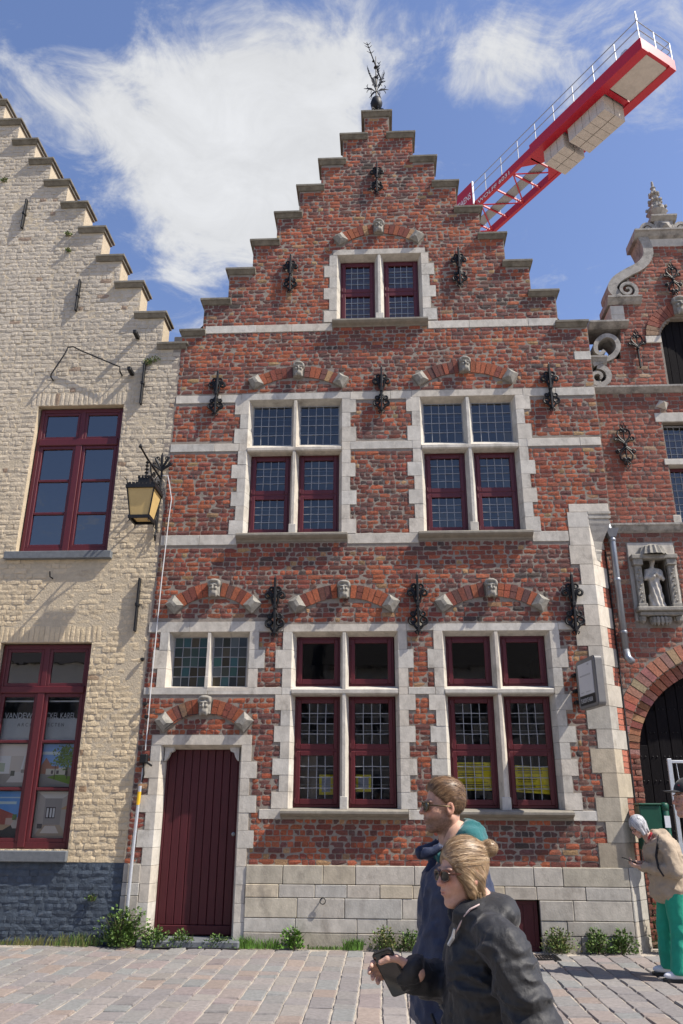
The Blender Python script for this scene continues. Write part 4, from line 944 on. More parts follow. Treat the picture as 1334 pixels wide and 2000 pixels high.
arch((4.40, 7.62), (5.06, 7.80), (5.72, 7.62), par=rhouse) if False else None
m = MB(); m.add([(4.40, YR-.0, 7.62), (4.56, YR, 7.55), (4.62, YR, 7.68), (4.47, YR, 7.74), (4.51, YR-.10, 7.65)], [(0, 1, 4), (1, 2, 4), (2, 3, 4), (3, 0, 4)], stone_col()); m.build('springer_stone', 'stone', rhouse)
# niche with pilasters, shell canopy, bracket
nx, nz = 4.0, 4.36
m = MB(); m.box(3.66, 4.34, YR-.025, YR+.0, 5.10, 5.34, stone_col(), .01); m.box(3.66, 3.80, YR-.02, YR+.0, 4.16, 5.1, stone_col(), .006); m.box(4.20, 4.34, YR-.02, YR+.0, 4.16, 5.1, stone_col(), .006); m.build('niche_backing', 'stone', rhouse)
m = MB(); m.box(3.80, 4.20, YR+.28, YR+.3, 4.3, 5.15); m.box(3.79, 3.81, YR, YR+.3, 4.3, 5.15); m.box(4.19, 4.21, YR, YR+.3, 4.3, 5.15); m.build('niche_recess', 'carved', rhouse)
for x in (3.76, 4.24):
    m = MB(); m.box(x-.05, x+.05, YR-.10, YR-.02, 4.38, 4.98, None, .008); m.box(x-.065, x+.065, YR-.12, YR-.018, 4.34, 4.40, None, .006); m.box(x-.07, x+.07, YR-.13, YR-.018, 4.97, 5.06, None, .008)
    for k in range(9): m.lathe([(0, -.025), (.022, 0), (0, .025)], (x+.012*(-1)**k, YR-.10, 4.44+k*.058), 6)
    m.build('pilaster', 'carved', rhouse)
m = MB(); m.box(3.67, 4.33, YR-.15, YR-.016, 5.06, 5.13, None, .01); n = 9
for i in range(n):
    a0, a1 = math.pi*i/n, math.pi*(i+1)/n; am = (a0+a1)/2; top = (4.0, YR-.03, 5.32)
    v = [(4.0-.22*math.cos(a), YR-.03-.20*math.sin(a), 5.12) for a in (a0, am, a1)]; v[1] = (4.0-.24*math.cos(am), YR-.03-.22*math.sin(am), 5.12)
    mid = [(4.0-.16*math.cos(a), YR-.03-.15*math.sin(a), 5.25) for a in (a0, am, a1)]; mid[1] = (4.0-.18*math.cos(am), YR-.03-.17*math.sin(am), 5.25)
    m.add(v+mid+[top], [(0, 1, 4, 3), (1, 2, 5, 4), (3, 4, 6), (4, 5, 6)])
m.build('niche_canopy', 'carved', rhouse)
m = MB(); m.box(3.66, 4.34, YR-.17, YR-.014, 4.28, 4.34, None, .012); m.box(3.70, 4.30, YR-.13, YR-.014, 4.22, 4.28, None, .01)
for i in range(7): a = math.pi*(i+.5)/7; m.lathe([(0, -.07), (.03, -.02), (.035, .05), (0, .08)], (4.0-.13*math.cos(a), YR-.03-.07*math.sin(a), 4.16-.02*math.sin(a)), 6)
for x in (3.74, 4.26): m.lathe([(0, -.07), (.05, -.03), (.06, .03), (0, .06)], (x, YR-.05, 4.18), 7)
m.build('niche_bracket', 'carved', rhouse)
# gate: two brick orders, plank doors with studs
def ellp(t, e): return (GX-(GA+e)*math.cos(t), GZ+(GB+e)*math.sin(t))
for e0, e1, y0, n in ((.20, .42, -.02, 46), (.0, .20, .14, 44)):
    for i in range(n):
        t0, t1 = math.pi*(i+.07)/n, math.pi*(i+.93)/n; m = MB(); pts = [ellp(t0, e0), ellp(t0, e1-random.uniform(0, .02)), ellp(t1, e1-random.uniform(0, .02)), ellp(t1, e0)]
        m.prism(pts, lambda u, v, h: (u, h, v), YR+y0+random.uniform(-.006, .006), YR+.38, tuple(q*random.uniform(.8, 1.2) for q in random.choice([(.32, .13, .085), (.28, .15, .10), (.34, .2, .14), (.25, .09, .065)]))); m.build('arch_brick', 'brick', rhouse)
    jb = MB(); k = 0; z = .0
    for s in (-1, 1):
        z = 0
        while z < GZ-.03:
            hgt = .0715; a, b = sorted((GX+s*(GA+e0), GX+s*(GA+e1))); mid = a+(b-a)*(.55 if k % 2 else 1.0)
            for p, q in (((a, b),) if k % 2 == 0 else ((a, mid-.004), (mid+.004, b))): brick_geo(jb, p+.004, q-.004, z, z+hgt-.01, YR+.36, YR+y0, rbrick(4, 1), None, .004, .0035)
            z += hgt; k += 1
    tag(jb.build('jamb_brickwork', 'brick', rhouse), kind='stuff')
m = MB(); m.box(GX-GA-.25, GX+GA+.25, YR+.39, YR+.42, -.04, 4.05); m.build('gate_backing', 'black', rhouse)
zz = np.arange(0, 4.0, .05)
for s in (-1, 1):
    m = MB()
    for za in zz:
        w = GA+.19 if za+.05 < GZ else (GA+.19)*math.sqrt(max(0, 1-((za+.05-GZ)/(GB+.19))**2)); 
        if w < .05: continue
        w2 = w-.19; a, b = sorted((GX+s*max(w2, 0), GX+s*w)); m.box(a, b, YR+.17, YR+.38, za, za+.05)
    m.build('gate_mortar', 'mortar', rhouse)
gate = MB(); gate.box(GX-GA, GX+GA, YR+.30, YR+.33, .02, 3.5); gate = gate.build('gate_door', 'gate_wood', rhouse)
npl = 18
for i in range(npl):
    a = GX-GA+.005+i*(2*GA-.01)/npl; b = a+(2*GA-.01)/npl-.008; xc = (a+b)/2; e = max(abs(a-GX), abs(b-GX)); zt = GZ+GB*math.sqrt(max(.0, 1-(e/GA)**2))+.05
    m = MB(); m.box(a, b, YR+.275+random.uniform(0, .004), YR+.30, .03, zt, None, .005); pl = m.build('plank', 'gate_wood', gate)
    m = MB()
    for q in np.arange(.4, zt-.1, .32):
        for dx in (-.03, .03): m.lathe([(.012, 0), (.008, .006), (0, .01)], (0, 0, 0), 6); k = 7*0; n0 = m.n-18; m.v[n0:] = [(xc+dx+u, YR+.274-w, q+v) for u, v, w in m.v[n0:]]
    tag(m.build('studs', 'iron', pl), kind='stuff')
m = MB(); m.box(RX1-.2, RX1, YR+.4, 8, -.05, 7.9); m.box(RX0, RX1, 8, 8.2, -.05, 7.9); m.box(RX0+.01, RX1-.2, YR+.42, 8, 4.2, 4.4); m.box(RX0+.01, RX1-.2, 3.5, 3.6, 4.4, 7.8); m.build('back_wall', 'dark_room', rhouse)
m = MB(); m.add([(RX0, YR+.38, 7.9), (RX0, 8.2, 7.9), (RCX, 8.2, 10.6), (RCX, YR+.38, 10.6), (RX1, 8.2, 7.9), (RX1, YR+.38, 7.9)], [(0, 3, 2, 1), (3, 5, 4, 2)]); m.build('roof', 'roof_tile', rhouse)
# statue in the niche
statue = thing('statue', 'pale stone robed figure standing in the wall niche', 'statue', (4.0, YR+.02, 4.345))
def statue_sdf(p):
    x, y, z = p[..., 0], p[..., 1], p[..., 2]
    d = sd_cone(p, (0, 0, .05), (0, .0, .42), .105, .075); d = smin(d, sd_ell(p, (0, 0, .50), (.10, .065, .12)), .04)
    d = smin(d, sd_cone(p, (0, -.005, .60), (0, -.01, .66), .03, .03), .02); d = smin(d, sd_ell(p, (0, -.015, .70), (.042, .048, .058)), .015)
    for s in (-1, 1):
        d = smin(d, sd_cone(p, (s*.095, 0, .57), (s*.115, -.03, .45), .036, .034), .03); d = smin(d, sd_cone(p, (s*.115, -.03, .45), (s*.02, -.095, .48+.02*s), .034, .022), .02)
    fold = .010*np.sin(x*95+z*14)*np.clip((.52-z)/.2, 0, 1)+.006*np.sin(x*60-z*40)
    d = d+fold
    return smin(d, sd_ell(p, (0, 0, .03), (.13, .10, .035)), .02)
sdf_build(statue_sdf, (-.2, -.16, -.01), (.2, .14, .8), .011, 'figure', 'stone_plain' if 'stone_plain' in MT else mat('stone_plain', (.44, .41, .36), .85, .2, 20, .2, 60), statue, xf=(np.eye(3), (4.0, YR+.02, 4.345)))
# ================================================================ paving of long setts
pave = tag(MB().add([(-16, -15, -.014), (16, -15, -.014), (16, .5, -.014), (-16, .5, -.014)], [(0, 1, 2, 3)]).build('pavement', 'joint_sand'), kind='structure')
SETT = [(.19, .167, .155), (.20, .175, .162), (.17, .152, .148), (.165, .148, .143), (.185, .17, .16), (.21, .168, .148), (.225, .17, .138), (.18, .172, .162), (.165, .168, .162), (.185, .145, .138), (.20, .178, .158), (.16, .143, .140)]
setts = []; cw = .218; x = -7.2
while x < 7.2:
    wcol = cw*random.uniform(.95, 1.05); y = .02-random.uniform(0, .3)
    while y > -9.0:
        ln = random.uniform(.2, .44)
        if random.random() < .12: ln = random.uniform(.12, .18)
        m = MB(); c = random.choice(SETT); v = random.uniform(.92, 1.1); c = tuple((q*.7+.3*.168)*v*1.08 for q in c); tz = random.uniform(-.003, .003)
        x0, x1, y0, y1 = x+.008, x+wcol-.008, y-ln+.007, y-.007; b = .009; u = lambda: random.uniform(-.006, .006)
        base = [(x0+u(), y0+u()), ((x0+x1)/2+u(), y0+u()), (x1+u(), y0+u()), (x1+u(), (y0+y1)/2), (x1+u(), y1+u()), ((x0+x1)/2+u(), y1+u()), (x0+u(), y1+u()), (x0+u(), (y0+y1)/2)]
        cx, cy = (x0+x1)/2, (y0+y1)/2; tx_, ty_ = random.uniform(-.006, .006), random.uniform(-.006, .006)
        V = [(p, q, -.04) for p, q in base]+[(p, q, -.010+tz) for p, q in base]+[(p+(b if p < cx-.03 else -b if p > cx+.03 else 0), q+(b if q < cy-.03 else -b if q > cy+.03 else 0), tz+tx_*(p-cx)/.13+ty_*(q-cy)/.2) for p, q in base]+[(cx, cy, tz+random.uniform(-.002, .003))]
        F = [(i, (i+1) % 8, 8+(i+1) % 8, 8+i) for i in range(8)]+[(8+i, 8+(i+1) % 8, 16+(i+1) % 8, 16+i) for i in range(8)]+[(16+i, 16+(i+1) % 8, 24) for i in range(8)]
        m.add(V, F, c); setts.append((ln, (cx, cy), m)); y -= ln
    x += wcol
inview = lambda c: abs(c[0]-.3+.0) < 3.9-.12*(c[1]+3.8) and c[1] > -4.0
setts.sort(key=lambda t: (not inview(t[1]), t[1][1])); rest = MB()
for i, (ln, c, m) in enumerate(setts):
    if i < 300: m.build('sett', 'sett', pave)
    else: rest.add(m.v, m.f, m.c[0])
tag(rest.build('more_setts', 'sett', pave), kind='stuff')
# cellar grating in the paving
m = MB(); x0, x1, y0, y1 = 1.68, 2.03, -.62, -.30
m.box(x0, x1, y0, y0+.025, -.02, .012); m.box(x0, x1, y1-.025, y1, -.02, .012); m.box(x0, x0+.025, y0+.025, y1-.025, -.02, .0115); m.box(x1-.025, x1, y0+.025, y1-.025, -.02, .0115)
for i in range(9): m.box(x0+.03+i*.034, x0+.046+i*.034, y0+.025, y1-.025, -.02, .010)
tag(m.build('drain_grate', 'iron'), 'small black iron grating in the paving by the cellar hatch', 'grate')
# ================================================================ wall lantern
LXc, LYc = -3.40, -.62
lan = thing('wall_lantern', 'black wrought-iron lantern with amber glass on a scrolled wall bracket', 'lantern', (LXc, LYc, 5.46))
mat('amber', (.52, .37, .15), .35, .1, 5); MT['amber'].node_tree.nodes['Principled BSDF'].inputs['Transmission Weight'].default_value = .0
zt, zb, wt, wb = 5.90, 5.50, .195, .135
m = MB()
for s in (-1, 1):
    for t in (-1, 1): m.tube([(LXc+s*wb, LYc+t*wb, zb), (LXc+s*wt, LYc+t*wt, zt)], .011, 4)
def ringsq(m, w, z, h, t=.014):
    m.box(LXc-w-t, LXc+w+t, LYc-w-t, LYc-w+t, z, z+h); m.box(LXc-w-t, LXc+w+t, LYc+w-t, LYc+w+t, z, z+h); m.box(LXc-w-t, LXc-w+t, LYc-w+t, LYc+w-t, z, z+h); m.box(LXc+w-t, LXc+w+t, LYc-w+t, LYc+w-t, z, z+h)
ringsq(m, wt+.006, zt, .05); ringsq(m, wb+.006, zb-.04, .045); m.build('cage', 'iron', lan)
for sx, sy in ((0, -1), (1, 0), (0, 1), (-1, 0)):
    g = MB(); a = (-sy, sx); v = []
    for z, w in ((zb+.005, wb-.006), (zt-.002, wt-.006)):
        for e in ((-1, 1) if z < zt-.01 else (1, -1)): v.append((LXc+sx*w+a[0]*e*w, LYc+sy*w+a[1]*e*w, z))
    g.add(v, [(0, 1, 2, 3)]); g.build('pane', 'amber', lan)
g = MB(); g.box(LXc-.10, LXc+.10, LYc-.10, LYc+.10, zb-.012, zb-.006); g.build('bottom_pane', 'amber', lan)
m = MB(); m.add([(LXc+s*w, LYc+t*w, z) for w, z in ((wt, zt+.05), (.085, zt+.13)) for s, t in ((-1, -1), (1, -1), (1, 1), (-1, 1))], [(0, 1, 5, 4), (1, 2, 6, 5), (2, 3, 7, 6), (3, 0, 4, 7), (4, 5, 6, 7)])
m.box(LXc-.085, LXc+.085, LYc-.085, LYc+.085, zt+.131, zt+.20)
for k in range(7):
    for t in (-1, 1):
        q = -wt+.03+k*(2*wt-.06)/6; m.box(LXc+q-.018, LXc+q+.018, LYc+t*wt-.012, LYc+t*wt+.012, zt+.05, zt+.085); m.box(LXc+t*wt-.012, LXc+t*wt+.012, LYc+q-.018, LYc+q+.018, zt+.05, zt+.085)
for k in range(4):
    for t in (-1, 1):
        q = -.07+k*.14/3; m.box(LXc+q-.012, LXc+q+.012, LYc+t*.085-.01, LYc+t*.085+.01, zt+.20, zt+.235); m.box(LXc+t*.085-.01, LXc+t*.085+.01, LYc+q-.012, LYc+q+.012, zt+.2, zt+.235)
for s in (-1, 1):
    for t in (-1, 1):
        c = (LXc+s*wt, LYc+t*wt); m.tube([(c[0], c[1], zt+.06), (c[0]+s*.012, c[1]+t*.012, zt+.12), (c[0]+s*.05, c[1]+t*.05, zt+.155)], [.010, .008, .003], 5); d = (LXc+s*wb, LYc+t*wb); m.tube([(d[0], d[1], zb-.03), (d[0]+s*.0, d[1], zb-.07), (d[0]+s*.02, d[1]+t*.02, zb-.10)], [.009, .007, .003], 5)
m.build('crown', 'iron', lan)
m = MB(); lx0 = LXc+.045
m.tube([(LXc, LYc, zt+.19), (LXc, LYc, zt+.50)], .012, 6)
for k in range(5): m.lathe([(0, -.03), (.032, 0), (0, .03)], (LXc, LYc, zt+.26+k*.055), 6)
m.tube([(lx0, .0, 6.36), (LXc, LYc, 6.43), (LXc-.01, -.98, 6.47)], [.017, .016, .014], 5); m.lathe([(.015, 0), (.03, .02), (.02, .05), (0, .07)], (LXc-.01, -.97, 6.45), 6)
m.tube([(lx0, -.03, 5.50), (lx0, -.03, 6.5)], .018, 5)
bz = lambda pts, r=.013: m.tube([(lx0+(LXc-lx0)*min(1, -y/.62), y, z) for y, z in pts], r, 5)
bz([(-.03, 5.9), (-.12, 6.02), (-.25, 6.12), (-.38, 6.2), (-.47, 6.33), (-.50, 6.42)]); bz([(-.12-.07*math.cos(a)*(1-a/14), 6.22+.07*math.sin(a)*(1-a/14)) for a in np.linspace(0, 9, 18)]); bz([(-.33+.06*math.cos(a)*(1-a/14), 6.30+.05*math.sin(a)*(1-a/14)) for a in np.linspace(0, 9, 18)], .010)
bz([(-.03, 5.75), (-.09, 5.65), (-.06, 5.55), (-.03, 5.6)]); bz([(-.04, 5.52), (-.08, 5.43), (-.04, 5.36), (-.03, 5.45)])
for s in (-1, -.55, 0, .55, 1):                                    # the leaf at the bracket's top
    a = s*1.15; m.tube([(lx0+math.sin(a)*q*.9, -.05-.03*math.sin(q*8), 6.50+math.cos(a)*q*1.3-(.16*max(0, q-.12) if s else 0)) for q in (0, .06, .12, .18, .22)], [.018, .022, .026, .022, .006], 6, flat=.5)
    if s: m.tube([(lx0+sp[0]*(1 if s > 0 else -1), -.05, sp[1]) for sp in spiral(.12 if abs(s) > .9 else .07, 6.60 if abs(s) > .9 else 6.70, .035, .01, 0, 1.3, 12)], .009, 5)
m.build('bracket', 'iron', lan)
# cable and conduit along the joint of the two houses
cb_ = thing('wall_cable', 'white cable and grey conduit with a yellow band running down beside the door', 'cable', (-3.3, -.03, 0))
def pl(px, py, y): q = P(px, py, y); return (q[0], y, q[2])
m = MB(); m.tube([(lx0+.02, -.02, 6.42), (lx0+.10, -.03, 6.42), (lx0+.12, -.03, 6.35)]+[pl(a, b, -.03) for a, b in ((335, 975), (330, 1010), (322, 1080), (316, 1130), (309, 1200), (302, 1270), (296, 1330), (290, 1400), (284, 1465))], .008, 5); m.build('cable', 'cable', cb_)
m = MB(); m.tube([pl(279, 1500, -.05), pl(276, 1530, -.05)], .012, 5); m.tube([pl(274, 1535, -.06), pl(262, 1640, -.06), pl(247, 1790, -.06), (pl(243, 1845, -.06)[0], -.06, .0)], .022, 8); m.build('conduit', 'galv', cb_)
mat('yellow_tape', (.7, .42, .02), .6, .1); m = MB(); m.tube([pl(272.5, 1546, -.06), pl(269.5, 1572, -.06)], .024, 8); m.build('yellow_band', 'yellow_tape', cb_)
m = MB(); q = pl(281, 1482, -.05); m.box(q[0]-.05, q[0]+.05, -.09, .0, q[2]-.06, q[2]+.06, None, .012); m.tube([(q[0]+.05, -.05, q[2]-.05), (q[0]+.12, -.06, q[2]-.09)], .014, 5); m.tube([(q[0], -.05, q[2]-.06), (q[0]+.02, -.06, q[2]-.2), (q[0]+.0, -.05, q[2]-.3)], .014, 5); m.build('junction_box', 'iron', cb_)
for (a, b) in ((278, 1288), (286, 1400), (283, 1375)):
    q = pl(a, b, -.04); m = MB(); m.lathe([(0, -.03), (.03, -.01), (.03, .02), (0, .03)], q, 7); m.tube([q, (q[0], 0, q[2])], .012, 5); m.build('cable_clip', 'iron', cb_)
m = MB()
for t in np.linspace(0, math.pi, 12): pass
arc = [pl(a, b, -.055) for a, b in ((322, 1424), (345, 1406), (372, 1396), (402, 1393), (432, 1397), (457, 1408), (474, 1424))]; m.tube(arc, .006, 4); m.build('arch_shadow_line', 'black', cb_)  # black tube standing in for the shadow gap under the door arch
# ================================================================ projecting sign
mat('sign_grey', (.16, .155, .15), .45, .1); mat('faded', (.38, .38, .39), .5, .3, 40); mat('sign_face', (.55, .55, .56), .4, .03)
sA, sB = np.array([2.68, -.15]), np.array([2.775, -.78]); sd_ = sB-sA; sl_ = np.linalg.norm(sd_); sd_ /= sl_; sn_ = np.array([-abs(sd_[1]), -sd_[0]]); sn_ /= np.linalg.norm(sn_)
sg = thing('projecting_sign', 'grey rounded sign box with pale panel bracketed out from the brick wall', 'sign', (2.7, -.45, 2.85))
zs0, zs1 = 2.86, 3.50
def rr(w0, w1, z0, z1, r, n=5):
    o = []
    for cx, cz, a0 in ((w1-r, z0+r, -math.pi/2), (w1-r, z1-r, 0), (w0+r, z1-r, math.pi/2), (w0+r, z0+r, math.pi)):
        o += [(cx+r*math.cos(a0+k*math.pi/2/n), cz+r*math.sin(a0+k*math.pi/2/n)) for k in range(n+1)]
    return o
sf = lambda u, v, h: (sA[0]+sd_[0]*u+sn_[0]*h, sA[1]+sd_[1]*u+sn_[1]*h, v)
m = MB(); m.prism(rr(0, sl_, zs0, zs1, .055), sf, -.05, .04); m.prism(rr(.012, sl_-.012, zs0+.012, zs1-.012, .05), sf, .041, .052); m.build('box', 'sign_grey', sg)
m = MB(); m.prism([(.085, zs0+.17), (sl_-.085, zs0+.17), (sl_-.085, zs1-.06), (.085, zs1-.06)], sf, .0525, .057); m.build('panel', 'sign_face', sg)
m = MB(); m.prism([(.075, zs0+.045), (sl_-.075, zs0+.045), (sl_-.075, zs0+.165), (.075, zs0+.165)], sf, .0525, .056); m.build('dark_strip', 'black', sg)
M3 = Matrix(((sd_[0], 0, sn_[0]), (sd_[1], 0, sn_[1]), (0, 1, 0))).to_euler()
p0 = sf(.10, zs0+.075, .058); text_mesh('TE KOOP-TE HUUR', .080, p0, 'sign_face', sg, rot=M3, sx=.56)
for zz, ux, ww, hh_ in ((3.27, .13, .36, .02), (3.06, .13, .10, .012), (3.06, .30, .14, .012), (3.40, .40, .06, .02)): m = MB(); m.prism([(ux, zz), (ux+ww, zz), (ux+ww, zz+hh_), (ux, zz+hh_)], sf, .0572, .058); m.build('faded_print', 'faded', sg)
m = MB()
for zz in (2.98, 3.13, 3.34): m.box(2.60, 2.72, -.15, .0, zz-.02, zz+.02, None, .004)
m.box(2.63, 2.71, -.17, -.13, 2.93, 3.42, None, .006); m.build('bracket', 'iron', sg)
# ================================================================ downpipe
dp = thing('downpipe', 'grey zinc rainwater pipe in the corner beside the arched gate', 'pipe', (3.42, .18, 3.5))
dx_, dy_ = 3.435, .175
m = MB(); m.tube([(dx_-.05, dy_-.01, 5.62), (dx_-.02, dy_, 5.48), (dx_, dy_, 5.36), (dx_, dy_, 3.72)], .046, 12); m.build('pipe', 'zinc', dp, True)
for z in (5.36, 4.75, 3.98): m = MB(); m.lathe([(.047, -.025), (.053, -.02), (.053, .02), (.047, .025)], (dx_, dy_, z), 12); m.build('collar', 'zinc', dp, True)
m = MB(); m.add([(dx_-.10, dy_-.09, 5.52), (dx_+.09, dy_-.09, 5.52), (dx_+.09, dy_+.09, 5.52), (dx_-.10, dy_+.09, 5.52), (dx_-.05, dy_-.05, 5.40), (dx_+.05, dy_-.05, 5.40), (dx_+.05, dy_+.05, 5.40), (dx_-.05, dy_+.05, 5.40)], [(0, 1, 5, 4), (1, 2, 6, 5), (2, 3, 7, 6), (3, 0, 4, 7), (0, 3, 2, 1), (4, 5, 6, 7)]); m.build('hopper', 'zinc', dp)
m = MB(); m.tube([(dx_, dy_, 3.73), (dx_+.01, dy_-.02, 3.62), (dx_+.05, dy_-.07, 3.55)], .05, 12); m.build('spout', 'zinc', dp, True)
m = MB(); m.tube([(CHX+CHD+.015, CHD-.01, z) for z in (5.2, 4.4, 3.4, 2.4, 1.2, .3)], .012, 5); tag(m.build('black_cable', 'black'), 'thin black cable running down the corner behind the zinc pipe', 'cable')
# ================================================================ green cabinet, scaffold frame
gb = thing('green_cabinet', 'dark green metal cabinet on a post behind the grey-haired woman', 'cabinet', (3.45, .05, 0))
m = MB(); m.box(3.27, 3.54, -.12, .10, 1.15, 1.685, None, .012); m.build('body', 'green_metal', gb); m = MB(); m.box(3.26, 3.55, -.135, .11, 1.686, 1.71, None, .008); m.build('lid', 'green_metal', gb)
m = MB(); m.lathe([(.05, 0), (.05, 1.62), (.046, 1.625), (.056, 1.63), (.056, 1.70), (.04, 1.715), (0, 1.72)], (3.60, -.07, 0), 12); m.build('post', 'green_metal', gb, True)
m = MB(); m.box(3.565, 3.635, -.131, -.127, 1.42, 1.56); m.build('white_sticker', 'white_print', gb)
fr = thing('scaffold_frame', 'galvanised steel frame standing against the dark gate', 'frame', (4.2, .1, 0))
fx0 = float(P(1306, 1480, .12)[0]); 
for xx in (fx0, fx0+1.0): m = MB(); m.box(xx-.028, xx+.028, .10, .14, .0, 2.27, None, .006); m.build('post', 'galv', fr)
for zz in (.25, 1.13, 2.23): m = MB(); m.box(fx0+.029, fx0+.971, .105, .135, zz-.018, zz+.018, None, .005); m.build('rung', 'galv', fr)
m = MB(); m.tube([(fx0+.09, .12, 2.21), (fx0+.13, .12, 1.15)], .004, 5); m.build('brace', 'galv', fr)
# ================================================================ notices behind the ground-floor glass
mat('yellow_paper', (.86, .72, .03), .7, .05, 4); mat('ink', (.12, .10, .03), .8, .0)
def notice(x0, x1, z0, z1, y, rz, label):
    t = thing('yellow_notice', label, 'poster', ((x0+x1)/2, y, z0), 'yellow notices behind the glass'); m = MB(); n = 8; v = []
    for i in range(n+1):
        for z in (z0, z1): v.append((x0+(x1-x0)*i/n, y+.008*math.sin(i*.9), z+rz*(i/n-.5)))
    m.add(v, [(2*i, 2*i+2, 2*i+3, 2*i+1) for i in range(n)]); m.build('sheet', 'yellow_paper', t); m = MB()
    for k in range(11):
        zz = z1-.03-k*.028
        if zz < z0+.03 or k in (3, 7): continue
        m.box(x0+.03, x0+.03+(x1-x0-.07)*random.uniform(.5, 1), y-.012, y-.0115, zz-.004, zz+.004)
    tag(m.build('printed_lines', 'ink', t), kind='stuff')
notice(.995, 1.47, 1.86, 2.22, .20, .0, 'yellow printed notice hanging square behind the leaded glass'); notice(1.78, 2.22, 1.83, 2.17, .20, -.03, 'yellow printed notice hanging askew with wavy lower edge')
def hung(x0, x1, z0, z1, y, mt, label):
    m = MB(); bar_frame(m, x0, x1, z0, z1, y, y+.01, .035, .002); t = thing('yellow_bordered_picture', label, 'picture', ((x0+x1)/2, y, z0)); m.build('border', 'yellow_paper', t); m = MB(); m.box(x0+.035, x1-.035, y+.004, y+.008, z0+.035, z1-.035); m.build('sheet', mt, t)
mat('pale_blue_paper', (.35, .38, .45), .8, .2, 8); mat('tan_board', (.25, .21, .17), .8, .1, 3)
hung(-.87, -.68, 1.80, 2.06, .30, 'pale_blue_paper', 'yellow-bordered picture standing inside the window beside a tan board'); hung(-.37, -.16, 1.84, 2.06, .30, 'pale_blue_paper', 'yellow-bordered picture standing inside the window well away from the tan board')
m = MB(); m.box(-1.14, -.90, .32, .34, 1.62, 2.30); tag(m.build('tan_board', 'tan_board'), 'tan board leaning inside the cross window nearest the door', 'board')
# ================================================================ tower crane behind the houses
Hc = 24.0; a_ = np.array([.546, -.838]); b_ = np.array([.838, .546]); E0 = CAM[:2]+Hc*np.array([.377, .820]); z0c = CAM[2]+Hc; WC = 1.75
cr = thing('tower_crane', 'red tower crane counter-jib with hanging concrete ballast above the rooftops', 'crane', (float(E0[0]-a_[0]*15), float(E0[1]-a_[1]*15), 0))
def C3(s, w, z): q = E0-a_*s+b_*w; return (q[0], q[1], z0c+z)
def cbox(m, s0, s1, w0, w1, z0, z1, col=None):
    v = [C3(s, w, z) for z in (z0, z1) for s, w in ((s0, w0), (s1, w0), (s1, w1), (s0, w1))]; m.add(v, [(0, 3, 2, 1), (4, 5, 6, 7), (0, 1, 5, 4), (1, 2, 6, 5), (2, 3, 7, 6), (3, 0, 4, 7)], col)
m = MB()
for w0, w1 in ((0, .10), (WC-.10, WC)): cbox(m, 0, 5.4, w0, w1, 0, .50)
for w0, w1 in ((.101, .34), (WC-.34, WC-.101)): cbox(m, .0, 5.4, w0, w1, .0, .04)
cbox(m, 0, .12, .101, WC-.101, .045, .5); cbox(m, 1.75, 1.95, .101, WC-.101, .05, .4); cbox(m, 3.76, 3.92, .101, WC-.101, .05, .4)
m.add([C3(5.03, .101, .02), C3(6.1, .101, .02), C3(5.5, .7, .02), C3(5.03, WC*.5, .02)], [(0, 1, 2, 3)]); m.add([C3(5.03, WC-.101, .022), C3(6.1, WC-.101, .022), C3(5.5, WC-.7, .022), C3(5.03, WC*.5, .022)], [(0, 1, 2, 3)])
m.build('end_frame', 'crane_red', cr)
m = MB()
m.prism([(.30, .16), (1.45, .16), (1.70, .38), (1.70, WC-.38), (1.45, WC-.16), (.30, WC-.16), (.12, WC-.38), (.12, .38)], lambda u, v, h: C3(u, v, h), .03, .45); m.build('ballast_slab', 'concrete', cr)
for s0, n in ((2.02, 5), (3.98, 3)):
    for i in range(n):
        for w0, w1 in ((.34, .86), (.89, 1.41)):
            a = s0+i*.345; m = MB(); cbox(m, a+.008, a+.337, w0, w1, -.62, .75); m.build('ballast_block', 'concrete', cr)
m = MB()
for w in (.07, WC-.07): cbox(m, 5.401, 15.5, w-.07, w+.07, 0, .36)
for k in range(10):
    s = 5.5+k*1.0; cbox(m, s, s+.06, .14, WC-.14, .02, .08)
    q, r_ = (.14, WC-.14) if k % 2 else (WC-.14, .14); m.tube([C3(s+.03, q, .05), C3(s+1.03, r_, .05)], .03, 5)
m.build('truss', 'crane_red', cr)
m = MB(); cbox(m, 5.5, 15.2, .65, WC-.65, .10, .13); m.build('walkway', 'lead', cr)
m = MB()
for w in (.03, WC-.03):
    for k in range(15): s = .05+k*1.0; m.tube([C3(s, w, .45 if s < 5.4 else .2), C3(s, w, 1.35)], .018, 5)
    for h in (.95, 1.35): m.tube([C3(.05, w, h), C3(14.5, w, h)], .018, 5)
for h in (.95, 1.35): m.tube([C3(.05, .03, h), C3(.05, WC-.03, h)], .018, 5)
m.tube([C3(.05, WC/2, .45), C3(.05, WC/2, 1.35)], .018, 5); m.tube([C3(.05, .03, 1.35), C3(.05, .03, 1.8)], [.04, .02], 5); m.build('handrail', 'steel_white', cr)
m = MB(); cbox(m, 1.2, 2.2, .5, 1.5, .5, 1.0); 
for k in range(3): m.tube([C3(.9, .3+k*.05, .8), C3(.9, .8+k*.05, .8)], .22-.03*k, 8)
m.build('winch', 'galv', cr)
m = MB(); cbox(m, 8.75, 12.4, -.12, -.06, .15, 1.35); bd = m.build('name_board', 'crane_red', cr)
m = MB(); cbox(m, 8.71, 8.745, -.13, -.05, .14, 1.36); m.build('board_edge', 'white_print', cr)
Mb = Matrix(((a_[0], 0, -b_[0]), (a_[1], 0, -b_[1]), (0, 1, 0))).to_euler()
